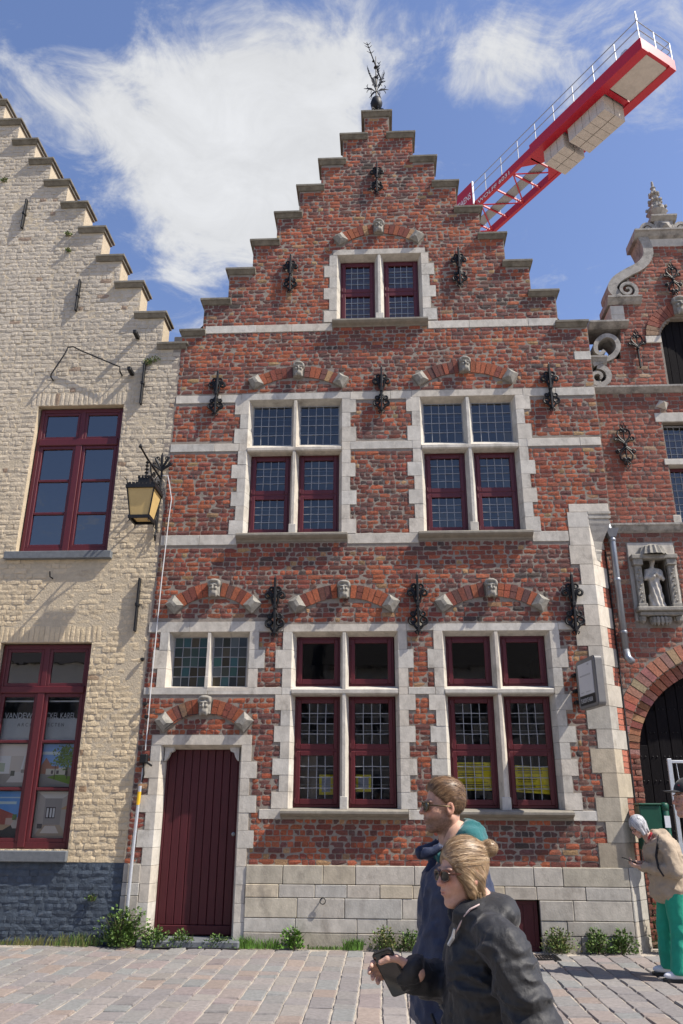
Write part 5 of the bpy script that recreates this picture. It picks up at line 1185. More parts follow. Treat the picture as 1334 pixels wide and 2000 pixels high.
text_mesh('BASTIAENS', .46, C3(8.85, -.125, .55), 'white_print', cr, rot=Mb, sx=.62, extrude=.003, align='RIGHT'); text_mesh('WOLFF 6031', .27, C3(8.55, -.006, .03), 'white_print', cr, rot=Mb, sx=1.35, extrude=.003)
m = MB(); cbox(m, 15.0, 17.0, -.1, WC+.1, -.4, 1.2); m.build('slewing_ring', 'crane_red', cr)
m = MB()
for s, w in ((15.1, .1), (16.9, .1), (15.1, WC-.1), (16.9, WC-.1)): q = C3(s, w, 0); m.box(q[0]-.08, q[0]+.08, q[1]-.08, q[1]+.08, 0, z0c-.4)
for k in range(12):
    za, zb_ = -z0c+k*2.1, -z0c+k*2.1+2.1
    for p_, q_ in (((15.1, .1), (16.9, .1)), ((16.9, .1), (16.9, WC-.1)), ((16.9, WC-.1), (15.1, WC-.1)), ((15.1, WC-.1), (15.1, .1))):
        if zb_ < -.3: m.tube([C3(*p_, za), C3(*q_, zb_)], .05, 4)
m.build('mast', 'crane_red', cr)
# ================================================================ plants along the wall foot
def leafy(name, label, x, y, rx, ry, h, n, size, cols, cat='plant', group=None, z=0.0, grass=False, seed=0):
    rs = np.random.default_rng(seed+int(abs(x)*977)); t = thing(name, label, cat, (x, y, z), group); m = MB(); st = MB()
    for k in range(max(4, n//40) if not grass else 0):
        a = rs.uniform(0, 2*math.pi); q = rs.uniform(.2, .9); st.tube([(x, y, z), (x+math.cos(a)*rx*q*.5, y+math.sin(a)*ry*q*.5, z+h*.5*rs.uniform(.6, 1)), (x+math.cos(a)*rx*q, y+math.sin(a)*ry*q, z+h*rs.uniform(.5, .95))], [.005, .004, .002], 4)
    for k in range(n):
        a = rs.uniform(0, 2*math.pi); q = rs.uniform(0, 1)**.5; c = cols[rs.integers(len(cols))]; v = rs.uniform(.7, 1.3); c = tuple(u*v for u in c)
        if grass:
            bx, by = x+math.cos(a)*rx*q, y+math.sin(a)*ry*q; hh = h*rs.uniform(.4, 1.1); dx, dy = rs.uniform(-.5, .5, 2)*hh; w = size*rs.uniform(.6, 1.2)
            m.add([(bx-w, by, z), (bx+w, by, z), (bx+dx*.4+w*.7, by+dy*.4, z+hh*.65), (bx+dx*.4-w*.7, by+dy*.4, z+hh*.65), (bx+dx, by+dy, z+hh)], [(0, 1, 2, 3), (3, 2, 4)], c)
        else:
            zz = rs.uniform(0, 1); lump = .75+.35*math.sin(3*a+seed)+.15*math.sin(7*a); rr_ = math.sqrt(max(0, 1-zz**2*.9))*lump; px, py, pz = x+math.cos(a)*rx*q*rr_, y+math.sin(a)*ry*q*rr_, z+.01+zz*h*(.75+.25*math.sin(5*a+seed*2)+.0*q)
            d = np.array([math.cos(a)*.8+rs.normal()*.5, math.sin(a)*.8+rs.normal()*.5, .5+rs.normal()*.4]); d /= np.linalg.norm(d); u = np.cross(d, rs.normal(size=3)); u /= np.linalg.norm(u); s = size*rs.uniform(.6, 1.3); p = np.array([px, py, pz]); nn = np.cross(d, u)
            m.add([tuple(p), tuple(p+d*s*.5+u*s*.42+nn*s*.08), tuple(p+d*s*1.2), tuple(p+d*s*.5-u*s*.42+nn*s*.08)], [(0, 1, 2), (0, 2, 3)], c)
    if st.n: st.build('stems', 'stem', t)
    tag(m.build('leaves' if not grass else 'blades', 'leaf', t), kind='stuff'); return t
GR = [(.07, .13, .025), (.09, .16, .03), (.05, .095, .02), (.12, .17, .045)]; YG = [(.16, .16, .05), (.11, .15, .035), (.19, .17, .07)]; BG = [(.08, .17, .02), (.10, .2, .03)]
def base(px, y=-.13): return float(P(px, 1853, y)[0])
PL = [('ivy_bush', 'large dark green leafy bush between the blue base and the door step', 238, .38, .17, .44, 1300, .036, GR), ('ivy_bush', 'low leafy clump spilling onto the door step from the big bush', 300, .26, .14, .22, 600, .032, GR),
      ('weed_clump', 'low weeds in front of the door step', 352, .22, .1, .19, 420, .026, GR), ('weed_clump', 'small weeds below the latch side of the door step', 425, .26, .09, .15, 420, .024, GR),
      ('weed_clump', 'bright leafy weeds at the plinth below the iron ring', 572, .20, .1, .24, 420, .035, BG), ('weed_clump', 'yellow-green bushy weeds against the plinth near the walking man', 752, .20, .12, .26, 520, .028, YG+GR), ('weed_clump', 'round green weeds touching the walking man', 800, .20, .12, .22, 520, .028, GR),
      ('weed_clump', 'pale green rounded bush beside the cellar hatch', 1092, .24, .16, .27, 900, .026, YG+GR), ('weed_clump', 'green weeds between the hatch bush and the corner', 1168, .20, .13, .26, 650, .03, GR), ('weed_clump', 'dense green weeds at the house corner', 1216, .20, .13, .27, 650, .03, GR)]
for i, (nm, lb_, px, rx, ry, h, n, sz, cs) in enumerate(PL): leafy(nm, lb_, base(px), -.13, rx, ry, h, n, sz, cs, seed=i)
leafy('climbing_weed', 'tall weeds growing up the gate jamb behind the woman in green trousers', 3.47, .02, .16, .2, .62, 900, .03, GR, seed=31)
GS = [('grass_strip', 'dry yellowish grass along the far end of the blue base', 30, .35, .04, .11, 80, YG), ('grass_strip', 'dry yellowish grass in the middle of the blue base', 95, .35, .04, .13, 95, YG), ('grass_strip', 'grass at the foot of the blue base beside the bush', 150, .3, .05, .16, 130, YG+GR), ('grass_tuft', 'bright green grass tuft touching the end of the door step', 478, .13, .05, .14, 130, BG), ('grass_tuft', 'bright green grass between the step and the leafy weeds', 522, .15, .05, .13, 90, BG), ('grass_tuft', 'single bright grass tuft mid plinth', 690, .12, .05, .13, 160, BG), ('grass_tuft', 'thin grass in the joint below the bare plinth', 640, .25, .03, .05, 120, GR)]
for i, (nm, lb_, px, rx, ry, h, n, cs) in enumerate(GS): leafy(nm, lb_, base(px, -.08), -.09, rx, ry, h, n, .006, cs, 'grass', None, 0, True, i)
for i, (px, py, r, lb_) in enumerate(((300, 703, .11, 'small fern rooted at the top of the iron wall bar by the brick house'), (287, 708, .09, 'small weed tuft beside the fern on the cream wall'), (132, 455, .06, 'tiny weed growing from the cream gable'), (132, 487, .05, 'tiny weed below another on the cream gable'), (8, 350, .07, 'tiny weed by a dark patch high on the cream gable'), (178, 1755, .08, 'small bright weed growing out of the blue base'))):
    q = P(px, py, -.05); leafy('wall_weed', lb_, float(q[0]), -.03, r, .05, r*1.1, 70, .03, GR+YG, z=float(q[2])-.04, seed=50+i)
# ================================================================ houses across the street, seen in the window reflections
mat('brick_far', (.25, .09, .06), .9, .3, 6, .3, 20); mat('pane_far', (.03, .035, .04), .1, .1)
OP = [(-15, -8.2, 6.6, 'white_wall', 'white rendered gabled house across the street facing the painted house'), (-8.15, -2.2, 6.0, 'white_wall', 'white rendered house across the street with grey shutters'), (-2.15, 4.2, 6.4, 'white_wall', 'plain pale house across the street facing the stepped gable'), (4.25, 12, 6.0, 'white_wall', 'long white house across the street facing the arched gate')]
for (xa, xb_, hh, mt, lb_) in OP:
    t = thing('opposite_house', lb_, 'house', ((xa+xb_)/2, -17.5, 0)); m = MB(); m.box(xa, xb_, -24, -17.5, -.05, hh); m.build('wall', mt, t)
    m = MB(); m.add([(xa, -17.3, hh), (xb_, -17.3, hh), (xb_, -20.7, hh+3), (xa, -20.7, hh+3), (xa, -24.2, hh), (xb_, -24.2, hh)], [(0, 1, 2, 3), (3, 2, 5, 4), (0, 3, 4), (1, 5, 2)]); m.build('roof', 'roof_slate', t)
    n = int((xb_-xa)/1.9)
    for i in range(n):
        for z0_, z1_ in ((1.0, 2.7), (3.9, 5.3)):
            c = xa+(i+.5)*(xb_-xa)/n; m = MB(); bar_frame(m, c-.5, c+.5, z0_, z1_, -17.5, -17.44, .07); m.box(c-.03, c+.03, -17.5, -17.45, z0_+.07, z1_-.07); w = m.build('window', 'steel_white', t); m = MB(); m.box(c-.43, c+.43, -17.499, -17.47, z0_+.07, z1_-.07); m.build('pane', 'pane_far', w)
# ================================================================ people
_tab = np.random.default_rng(3).random((32, 32, 32))
def noise3(p):
    i = np.floor(p).astype(int); f = p-i; f = f*f*(3-2*f); i = i % 32; j = (i+1) % 32; T = _tab; out = 0
    for a in (0, 1):
        for b in (0, 1):
            for c in (0, 1):
                w = (f[..., 0] if a else 1-f[..., 0])*(f[..., 1] if b else 1-f[..., 1])*(f[..., 2] if c else 1-f[..., 2])
                out = out+w*T[(j if a else i)[..., 0], (j if b else i)[..., 1], (j if c else i)[..., 2]]
    return out
def folds(p, amp=.008, f=(7, 7, 11), seed=0):
    q = p*np.array(f)+seed*3.7; w = noise3(q*.7+9)*2.2
    a = 1-np.abs(2*noise3(q+w[..., None]*.9)-1); b = 1-np.abs(2*noise3(q*2.3+w[..., None]*1.3+5)-1)
    return -amp*(a**2*1.0+.6*b**2-.65)+amp*.22*(1-np.abs(2*noise3(q*5+w[..., None]*1.6)-1))**2
def chain(p, pts, rs, k=.03):
    d = None
    for a, b, ra, rb in zip(pts[:-1], pts[1:], rs[:-1], rs[1:]):
        e = sd_cone(p, a, b, ra, rb); d = e if d is None else smin(d, e, k)
    return d
def many(p, ell=(), cones=(), k=.03):
    d = None
    for c, r in ell: e = sd_ell(p, c, r); d = e if d is None else smin(d, e, k)
    for a, b, ra, rb in cones: e = sd_cone(p, a, b, ra, rb); d = e if d is None else smin(d, e, k)
    return d
def rotz(a): c, s = math.cos(a), math.sin(a); return np.array([[c, -s, 0], [s, c, 0], [0, 0, 1]])
def roty(a): c, s = math.cos(a), math.sin(a); return np.array([[c, 0, s], [0, 1, 0], [-s, 0, c]])
def rotx(a): c, s = math.cos(a), math.sin(a); return np.array([[1, 0, 0], [0, c, -s], [0, s, c]])
def skull_sdf(p): return smin(sd_ell(p, (.014, 0, .048), (.100, .078, .100)), sd_ell(p, (-.030, 0, -.02), (.066, .062, .085)), .04)
def face_sdf(p, female=False, nose=1.0):
    a = p.copy(); a[..., 1] = np.abs(a[..., 1])                       # left and right alike
    d = sd_ell(p, (.014, 0, .048), (.100, .078, .100)); d = smin(d, sd_ell(p, (-.032, 0, -.028), (.064, .058, .082)), .035)
    d = smin(d, sd_ell(p, (-.070, 0, -.100), (.024, .026, .021)), .022)
    d = smin(d, sd_cone(a, (.018, .052, -.045), (-.060, .018, -.100), .020, .016), .025)
    d = smin(d, sd_ell(a, (-.056, .036, -.022), (.030, .026, .030)), .02)
    d = smin(d, sd_ell(a, (-.083, .028, .030), (.013, .030, .009)), .012)
    d = smax(d, -sd_ell(a, (-.104, .033, .010), (.020, .019, .012)), .010)
    d = smin(d, sd_ell(a, (-.080, .031, .008), (.0125, .0135, .0125)), .002)
    d = smin(d, sd_ell(a, (-.0815, .031, .0155), (.0135, .016, .0055)), .003)
    n = nose; d = smin(d, sd_cone(p, (-.090, 0, .026), (-.090-.026*n, 0, -.022), .0075, .0115), .012); d = smin(d, sd_ell(p, (-.092-.024*n, 0, -.024), (.0125, .012, .0105)), .006); d = smin(d, sd_ell(a, (-.100, .0125, -.027), (.013, .008, .008)), .006)
    d = smax(d, -sd_ell(a, (-.106, .0065, -.034), (.006, .004, .005)), .003)
    d = smin(d, sd_ell(p, (-.084, 0, -.052), (.018, .032, .028)), .015)
    d = smin(d, sd_ell(p, (-.099, 0, -.0535), (.0095, .021, .0055)), .005); d = smin(d, sd_ell(p, (-.097, 0, -.0655), (.010, .019, .0062)), .005); d = smax(d, -sd_ell(p, (-.112, 0, -.0595), (.014, .024, .0018)), .003)
    ear = smax(sd_ell(a, (.014, .080, .000), (.022, .010, .034)), -sd_ell(a, (.010, .090, .002), (.012, .008, .020)), .004); d = smin(d, smin(ear, sd_ell(a, (.008, .080, -.026), (.010, .007, .012)), .006), .006)
    d = smin(d, sd_cone(p, (.026, 0, -.06), (.050, 0, -.20), .054 if female else .060, .060 if female else .068), .03)
    return d
def lerp(a, b, t): return np.asarray(a)*(1-t[:, None])+np.asarray(b)*t[:, None]
def sstep(x, a, b): t = np.clip((x-a)/(b-a), 0, 1); return t*t*(3-2*t)
def face_cols(skin, lips, beard=None, mous=False):
    def f(V):
        x, y, z = V.T; n = noise3(V*60); c = lerp(np.array(skin)*np.ones((len(V), 1)), np.array(skin)*np.array([1.05, .80, .76]), .8*np.exp(-(((x+.075)/.03)**2+((np.abs(y)-.038)/.022)**2+((z+.022)/.02)**2))+.7*np.exp(-(((x+.115)/.018)**2+((z+.022)/.016)**2)))
        c = lerp(c, np.array(skin)*np.array([1.0, .74, .68]), .7*np.exp(-(((x-.016)/.025)**2+((np.abs(y)-.085)/.012)**2)))
        c = c*(1+.10*(n-.5))[:, None]
        c = lerp(c, lips, .85*np.exp(-(((x+.100)/.014)**2+(y/.020)**2+((z+.0595)/.0085)**2)))
        if beard is not None:
            jaw = sstep(-z, .028, .060)*sstep(.045-x, 0, .03)*sstep(.155+z, 0, .02)*(1-.9*np.exp(-(((x+.10)/.016)**2+(y/.021)**2+((z+.060)/.007)**2)))*(1-sstep(-z-.12, 0, .02))
            side = sstep(-z, -.012, .03)*np.exp(-((x-.0)/.022)**2)*(np.abs(y) > .04); m_ = np.exp(-(((x+.10)/.02)**2+(y/.026)**2+((z+.043)/.007)**2))
            t = np.clip(np.maximum(np.maximum(jaw*(1-.75*np.exp(-(((x+.06)/.03)**2+((np.abs(y)-.045)/.02)**2+((z+.02)/.03)**2))), side*.8), m_), 0, 1)*(.80 if not mous else 0)
            if mous: t = m_*.95
            c = lerp(c, beard, t*(.75+.5*(noise3(V*220)-.3)).clip(0, 1))
        br = np.exp(-(((x+.090)/.016)**2+((np.abs(y)-.030)/.022)**2+((z-.036)/.0055)**2)); c = lerp(c, np.array(beard if beard is not None else (.22, .15, .1)), .7*br)
        eye = np.exp(-(((np.abs(y)-.031)/.011)**2+((z-.007)/.0045)**2))*(x < -.083); c = lerp(c, (.05, .04, .035), eye*.8)
        return c
    return f
def skin_mat():
    m = mat('skin', (.6, .4, .3), .55, .13, 55, .25, 180, attr=True, bdist=.002); b = m.node_tree.nodes['Principled BSDF']; b.inputs['Subsurface Weight'].default_value = .12; b.inputs['Subsurface Radius'].default_value = (.012, .005, .003); b.inputs['Subsurface Scale'].default_value = .5
skin_mat()
def cloth(name, col, rough=.8, sheen=.25, **k):
    m = mat(name, col, rough, k.get('var', .15), k.get('scale', 9), .5, 22, bdist=.012, stretch=(1, 1, .8)); b = m.node_tree.nodes['Principled BSDF']; b.inputs['Sheen Weight'].default_value = sheen; b.inputs['Sheen Roughness'].default_value = .4
mat('gold', (.12, .09, .05), .35, .1, metal=.8)
cloth('nylon_black', (.0135, .014, .0165), .6, .15); cloth('navy', (.017, .026, .062), .62, .15); cloth('teal_fleece', (.018, .11, .115), .95, .4); cloth('beige', (.33, .26, .185), .75, .2); cloth('green_trousers', (.012, .27, .175), .8, .15); cloth('jeans', (.03, .04, .07), .85, .2); cloth('dark_trousers', (.02, .02, .022), .85, .2); cloth('cap_black', (.014, .014, .016), .8, .2); cloth('grey_top', (.42, .42, .43), .85, .2); cloth('pink_lining', (.55, .42, .40), .8, .3); cloth('red_scarf', (.35, .02, .03), .8, .3); cloth('white_shoe', (.68, .68, .70), .6, .05); cloth('brown_shoe', (.05, .03, .02), .6, .05)
mat('hair', (.3, .2, .1), .42, .2, 40, .0, attr=True, spec=.5); mat('sunglass', (.006, .006, .007), .12, .0, spec=.35); mat('tortoise', (.09, .03, .012), .2, .5, 60, spec=.6); mat('phone_glass', (.008, .012, .016), .06, .3, 30, spec=.9); mat('phone_case', (.02, .02, .022), .4, .1); mat('strap', (.012, .012, .014), .7, .1)
def join_nets(parts, name, m, parent):
    V = np.concatenate([v for v, f, c in parts]); off = 0; Fl = []
    for v, f, c in parts: Fl.append(f+off); off += len(v)
    Fc = np.concatenate(Fl); Cc = np.concatenate([c for v, f, c in parts]); o = np.array(ORG[parent.name])
    me = bpy.data.meshes.new(name); me.vertices.add(len(V)); me.vertices.foreach_set('co', (V-o).astype(np.float32).ravel()); me.loops.add(Fc.size); me.loops.foreach_set('vertex_index', Fc.astype(np.int32).ravel()); me.polygons.add(len(Fc)); me.polygons.foreach_set('loop_start', np.arange(0, Fc.size, 4, dtype=np.int32)); me.update(calc_edges=True); me.validate()
    me.polygons.foreach_set('use_smooth', [True]*len(me.polygons)); me.materials.append(MT[m]); at = me.color_attributes.new('Col', 'FLOAT_COLOR', 'POINT'); at.data.foreach_set('color', np.concatenate([Cc, np.ones((len(Cc), 1))], 1).astype(np.float32).ravel())
    ob = bpy.data.objects.new(name, me); COL.objects.link(ob); ob.parent = parent; ORG[ob.name] = tuple(o); return ob
def net(fn, lo, hi, h, colf, A, t):
    V, F = surface_nets(fn, lo, hi, h); c = colf(V) if callable(colf) else np.array(colf)*np.ones((len(V), 1)); return V@np.array(A).T+np.array(t), F, c
def strands(fn, seeds, flow, n, steps, step, col, A, t, parent, width=.0016, lift=(.0, .005), name='hair_strands', sc=1.0, seed=1):
    """thin ribbons combed over the hair volume"""
    rs = np.random.default_rng(seed); m = MB(); p = seeds(rs, n); L_ = rs.uniform(lift[0], lift[1], n)
    def proj(q):
        for _ in range(3):
            e = .002; d = fn(q)-L_; g = np.stack([(fn(q+np.eye(3)[k]*e)-fn(q-np.eye(3)[k]*e))/(2*e) for k in range(3)], 1); g /= np.linalg.norm(g, axis=1, keepdims=True)+1e-9; q = q-g*d[:, None]
        return q, g
    p, g = proj(p); path = [p]; nrm = [g]
    for s in range(steps):
        f = flow(p)+rs.normal(0, .12, p.shape); f -= g*np.sum(f*g, 1)[:, None]; f /= np.linalg.norm(f, axis=1, keepdims=True)+1e-9; p, g = proj(p+f*step); path.append(p); nrm.append(g)
    path = np.array(path); nrm = np.array(nrm); At = np.array(A)
    for i in range(n):
        v = []; pts = path[:, i]; c = np.array(col[rs.integers(len(col))])*rs.uniform(.75, 1.25); w0 = width*rs.uniform(.6, 1.3)
        for k in range(steps+1):
            tg = pts[min(k+1, steps)]-pts[max(k-1, 0)]; sd = np.cross(tg, nrm[k, i]); sd /= np.linalg.norm(sd)+1e-9; w = w0*(1-.75*(k/steps)**2)
            for e in (-1, 1): v.append(tuple(At@(pts[k]+sd*w*e)+np.array(t)))
        m.add(v, [(2*k, 2*k+1, 2*k+3, 2*k+2) for k in range(steps)], tuple(c))
    return tag(m.build(name, 'hair', parent, True), kind='stuff')
def glasses(A, t, parent, kind, lens='sunglass', frame='tortoise', open_lens=False):
    m = MB(); fr = MB(); T = lambda p: tuple(np.array(A)@np.array(p)+np.array(t)); rx, rz = kind
    for s in (-1, 1):
        c = np.array([-.108, s*.034, .006]); ring = []
        for k in range(20):
            a = 2*math.pi*k/20; q = abs(math.cos(a))**.75*(1 if math.cos(a) > 0 else -1); w = abs(math.sin(a))**.85*(1 if math.sin(a) > 0 else -1); ring.append(c+np.array([.010*abs(q)*(1 if q*s > 0 else .1), q*rx, w*rz]))
        if not open_lens: m.add([T(p) for p in ring]+[T(c+np.array([-.004, 0, 0]))], [(k, (k+1) % 20, 20) for k in range(20)])
        fr.tube([T(p) for p in ring+ring[:1]], .0022 if open_lens else .0030, 5); fr.tube([T(c+np.array([.010, s*rx, .008])), T((-.05, s*.079, .012)), T((.012, s*.084, .010)), T((.03, s*.080, -.012))], [.0034, .0030, .0026, .0022], 5)
    fr.tube([T((-.109, -.034+rx, .010)), T((-.113, 0, .013)), T((-.109, .034-rx, .010))], .0026, 5); f = fr.build('glasses', frame, parent, True)
    if not open_lens: m.build('lenses', lens, f, True)
def hand_sdf(p, curl, thumb, grip=0.0):
    """right-angled hand: wrist at origin, fingers along -x, palm facing -z, thumb side +y"""
    d = sd_ell(p, (-.045, 0, 0), (.052, .040, .014)); d = smin(d, sd_cone(p, (.018, 0, 0), (-.01, 0, 0), .027, .026), .02)
    for i, (y, ln) in enumerate(((.028, .072), (.0095, .080), (-.0095, .075), (-.027, .060))):
        a = np.array([-.082+.004*abs(i-1), y, .0]); cu = curl*(1+.07*i); pts = [a]; ang = cu*.55
        for seg in (.46, .31, .23):
            pts.append(pts[-1]+ln*seg*np.array([-math.cos(ang), 0, -math.sin(ang)])); ang += cu
        d = smin(d, chain(p, pts, [.0098, .0090, .0082, .0070], .004), .006)
    pts = [np.array([-.020, .030, -.004]), np.array([-.045, .052, -.012-thumb*.012]), np.array([-.070, .058-thumb*.008, -.020-thumb*.022]), np.array([-.092, .054-thumb*.018, -.024-thumb*.030])]
    return smin(d, chain(p, pts, [.0145, .0118, .0102, .0082], .005), .008)
SK = [(.50, .30, .215), (.52, .31, .235), (.50, .32, .25), (.46, .28, .20)]
def noop(p): return p
# ---------------------------------------------------------------- the woman with the phone
hw_ = P(904, 1709, -8.1); zw = float(hw_[2]); wroot = (float(hw_[0]), -8.1, 0.0)
wom = thing('person', 'walking woman in black padded jacket with sunglasses and blond bun, holding a phone', 'person', wroot)
B0 = rotz(R(6)); T0 = np.array(wroot)
HA = rotz(R(24))@roty(R(-3))*.79; HT = T0+np.array([0, 0, zw])
fw_ = lambda p: face_sdf(p, True, .85)
def w_core(p):
    d = many(p, [((.08, .01, 1.1), (.11, .12, .18)), ((.08, .01, .85), (.12, .13, .2))], [((.05, 0, 1.36), (.07, 0, 1.15), .05, .10)])
    for s in (-1, 1): d = smin(d, chain(p, [(.08, s*.09, .82), (.04+s*.10, s*.09, .45), (.06+s*.22, s*.09, .08)], [.10, .075, .05]), .03); d = smin(d, chain(p, [(.085, s*.18, 1.25), (.165 if s < 0 else .0, -.265 if s < 0 else .24, 1.03), (.115 if s < 0 else -.15, -.275 if s < 0 else .055, .75 if s < 0 else 1.135)], [.04, .028, .024]), .03)
    return d
HH = rotz(R(-8))@rotx(R(-66))@roty(R(14))@np.diag([1., -1., 1.]); hand_p = np.array([-.175, .045, 1.145])
parts = [net(fw_, (-.14, -.10, -.22), (.13, .10, .16), .0042, face_cols((.50, .295, .225), (.40, .14, .12)), HA, HT), net(w_core, (-.3, -.36, .02), (.42, .36, 1.42), .02, SK[1], B0, T0), net(lambda p: hand_sdf(p, .62, .6), (-.20, -.06, -.10), (.06, .085, .035), .0034, lambda V: np.array(SK[1])*(1+.25*(noise3(V*40)-.5))[:, None]*np.ones((len(V), 3)), B0@HH, T0+B0@hand_p),
         net(lambda p: hand_sdf(p, .45, .3), (-.20, -.06, -.10), (.06, .085, .035), .005, SK[1], B0@roty(R(-80))@rotx(R(90)), T0+B0@np.array([.10, -.27, .73]))]
join_nets(parts, 'body', 'skin', wom)
def w_jacket(p):
    d = many(p, [((.075, .01, 1.11), (.150, .170, .22)), ((.09, .01, .90), (.185, .195, .27)), ((.095, .01, .70), (.20, .21, .22))], [((.06, -.15, 1.275), (.06, .15, 1.275), .065, .065)], .04)
    na = chain(p, [(.075, -.185, 1.255), (.15, -.25, 1.02), (.11, -.27, .74)], [.072, .074, .058], .02); fa = chain(p, [(.07, .18, 1.255), (.0, .24, 1.06), (-.170, .05, 1.14)], [.078, .070, .047], .02)
    d = smin(d, na, .010); d = smin(d, fa, .02); d = smin(d, sd_ell(p, (.112, 0, 1.325), (.068, .12, .055)), .015); d = smin(d, sd_ell(p, (.045, 0, 1.325), (.105, .105, .055)), .025)
    d = smax(d, -sd_cone(p, (-.05, 0, 1.34), (.03, 0, 1.50), .050, .085), .01); d = smax(d, -sd_cone(p, (-.085, -.01, 1.265), (-.06, -.01, 1.36), .010, .045), .02)
    yk = p[..., 2]-1.175-.25*(p[..., 0]-.08)-.35*np.maximum(0, -p[..., 1]-.12); d = d+folds(p, .020, (7, 7, 11), 1)*np.clip((1.36-p[..., 2])/.15, .3, 1)+folds(p, .003, (26, 26, 20), 2)+.0045*np.exp(-(yk/.006)**2)+.0035*np.sin(p[..., 2]*62+p[..., 0]*9+2*noise3(p*6))*np.clip((1.2-p[..., 2])/.2, 0, 1)
    return smax(d, .60-p[..., 2], .015)
sdf_build(w_jacket, (-.26, -.40, .57), (.40, .38, 1.44), .0066, 'jacket', 'nylon_black', wom, xf=(B0, T0))
def w_pants(p):
    d = None
    for s in (-1, 1): e = chain(p, [(.09, s*.10, .72), (.04+s*.10, s*.10, .45), (.06+s*.22, s*.09, .10)], [.125, .09, .075]); d = e if d is None else smin(d, e, .03)
    return smax(d+folds(p, .007, (6, 6, 8), 4), .07-p[..., 2], .01)
sdf_build(w_pants, (-.32, -.28, .05), (.45, .28, .90), .016, 'trousers', 'dark_trousers', wom, xf=(B0, T0))
def shoe(p, c): 
    q = p-np.array(c); d = many(q, [((-.05, 0, .035), (.10, .045, .04)), ((.04, 0, .05), (.07, .042, .055))], k=.03); d = smin(d, sd_cone(q, (.05, 0, .05), (.06, 0, .12), .045, .045), .02); return smax(d, -q[..., 2], .004)
for s in (-1, 1): sdf_build(lambda p: shoe(p, (.04+s*.22, s*.09, 0)), (-.40, -.2, -.01), (.45, .2, .17), .011, 'shoe', 'brown_shoe', wom, xf=(B0, T0))
m = MB(); line = [(-.045, -.045, 1.265), (-.032, -.068, 1.295), (-.018, -.085, 1.325), (.0, -.095, 1.345), (.03, -.10, 1.36)]; m.tube([tuple(B0@np.array(q)+T0) for q in line], [.002, .003, .003, .003, .002], 6); m.build('collar_lining', 'pink_lining', wom, True)
m = MB(); m.tube([tuple(B0@np.array(q)+T0) for q in ((-.062, -.03, 1.235), (-.05, -.05, 1.26), (-.047, -.06, 1.285))], [.006, .007, .004], 5); m.build('zip_pull', 'galv', wom)
# hair swept back into a bun
def w_hair(p):
    d = skull_sdf(p)-.009; d = smax(d, -(sd_ell(p, (-.105, 0, -.028), (.066, .085, .098))), .02); d = smax(d, -(p[..., 2]+.055+.5*(p[..., 0]-.02)), .02)
    a = p.copy(); a[..., 1] = np.abs(a[..., 1]); d = smin(d, sd_cone(a, (-.035, .066, .055), (-.012, .080, -.060), .014, .016), .025); d = smin(d, sd_cone(a, (-.012, .078, -.045), (.012, .064, -.115), .018, .008), .02); d = smin(d, sd_cone(a, (.04, .066, -.01), (.045, .055, -.105), .026, .012), .02)
    d = smin(d, sd_ell(p, (.122, -.03, .098), (.036, .038, .034)), .008); return d+.0025*(noise3(p*np.array([25, 50, 40]))-.5)
def w_haircol(V): n = noise3(V*np.array([14, 90, 90])); return lerp((.15, .09, .045), (.34, .225, .125), np.clip(n*1.5-.25, 0, 1))
hair_o = sdf_build(w_hair, (-.12, -.12, -.17), (.175, .12, .18), .0045, 'hair', 'hair', wom, w_haircol, xf=(HA, HT))
def w_seed(rs, n):
    a = rs.uniform(-1.5, 1.5, n); z = rs.uniform(-.02, .14, n); x = rs.uniform(-.09, .06, n); return np.stack([x, np.sin(a)*.09, z], 1)
def w_flow(p): d = np.stack([np.ones(len(p)), -p[:, 1]*2*(p[:, 2] > .04), np.where(p[:, 2] > .04, (.085-p[:, 2])*4-.15, -.9-p[:, 0]*6)], 1); return d
HC = [(.36, .245, .135), (.27, .17, .085), (.18, .11, .055), (.45, .33, .21)]
strands(w_hair, w_seed, w_flow, 2600, 10, .010, HC, HA, HT, hair_o, .0009, (-.001, .004)); strands(w_hair, w_seed, w_flow, 140, 10, .010, HC, HA, HT, hair_o, .0006, (.003, .014), seed=77); 
def bun_seed(rs, n): v = rs.normal(size=(n, 3)); v /= np.linalg.norm(v, axis=1, keepdims=True); return np.array([.122, -.03, .098])+v*.037
strands(w_hair, bun_seed, lambda p: np.cross(p-np.array([.122, -.03, .098]), np.array([.5, .3, .8])), 420, 8, .009, HC, HA, HT, hair_o, .0009, (0, .004), seed=4)
strands(w_hair, lambda rs, n: np.stack([rs.uniform(-.03, .06, n), np.where(rs.random(n) < .5, -1, 1)*.075, rs.uniform(-.10, -.05, n)], 1), lambda p: np.stack([.25*np.ones(len(p)), 0*p[:, 0], -np.ones(len(p))], 1), 500, 7, .008, HC, HA, HT, hair_o, .0008, (0, .012), seed=9)
glasses(HA, HT, wom, (.029, .020))
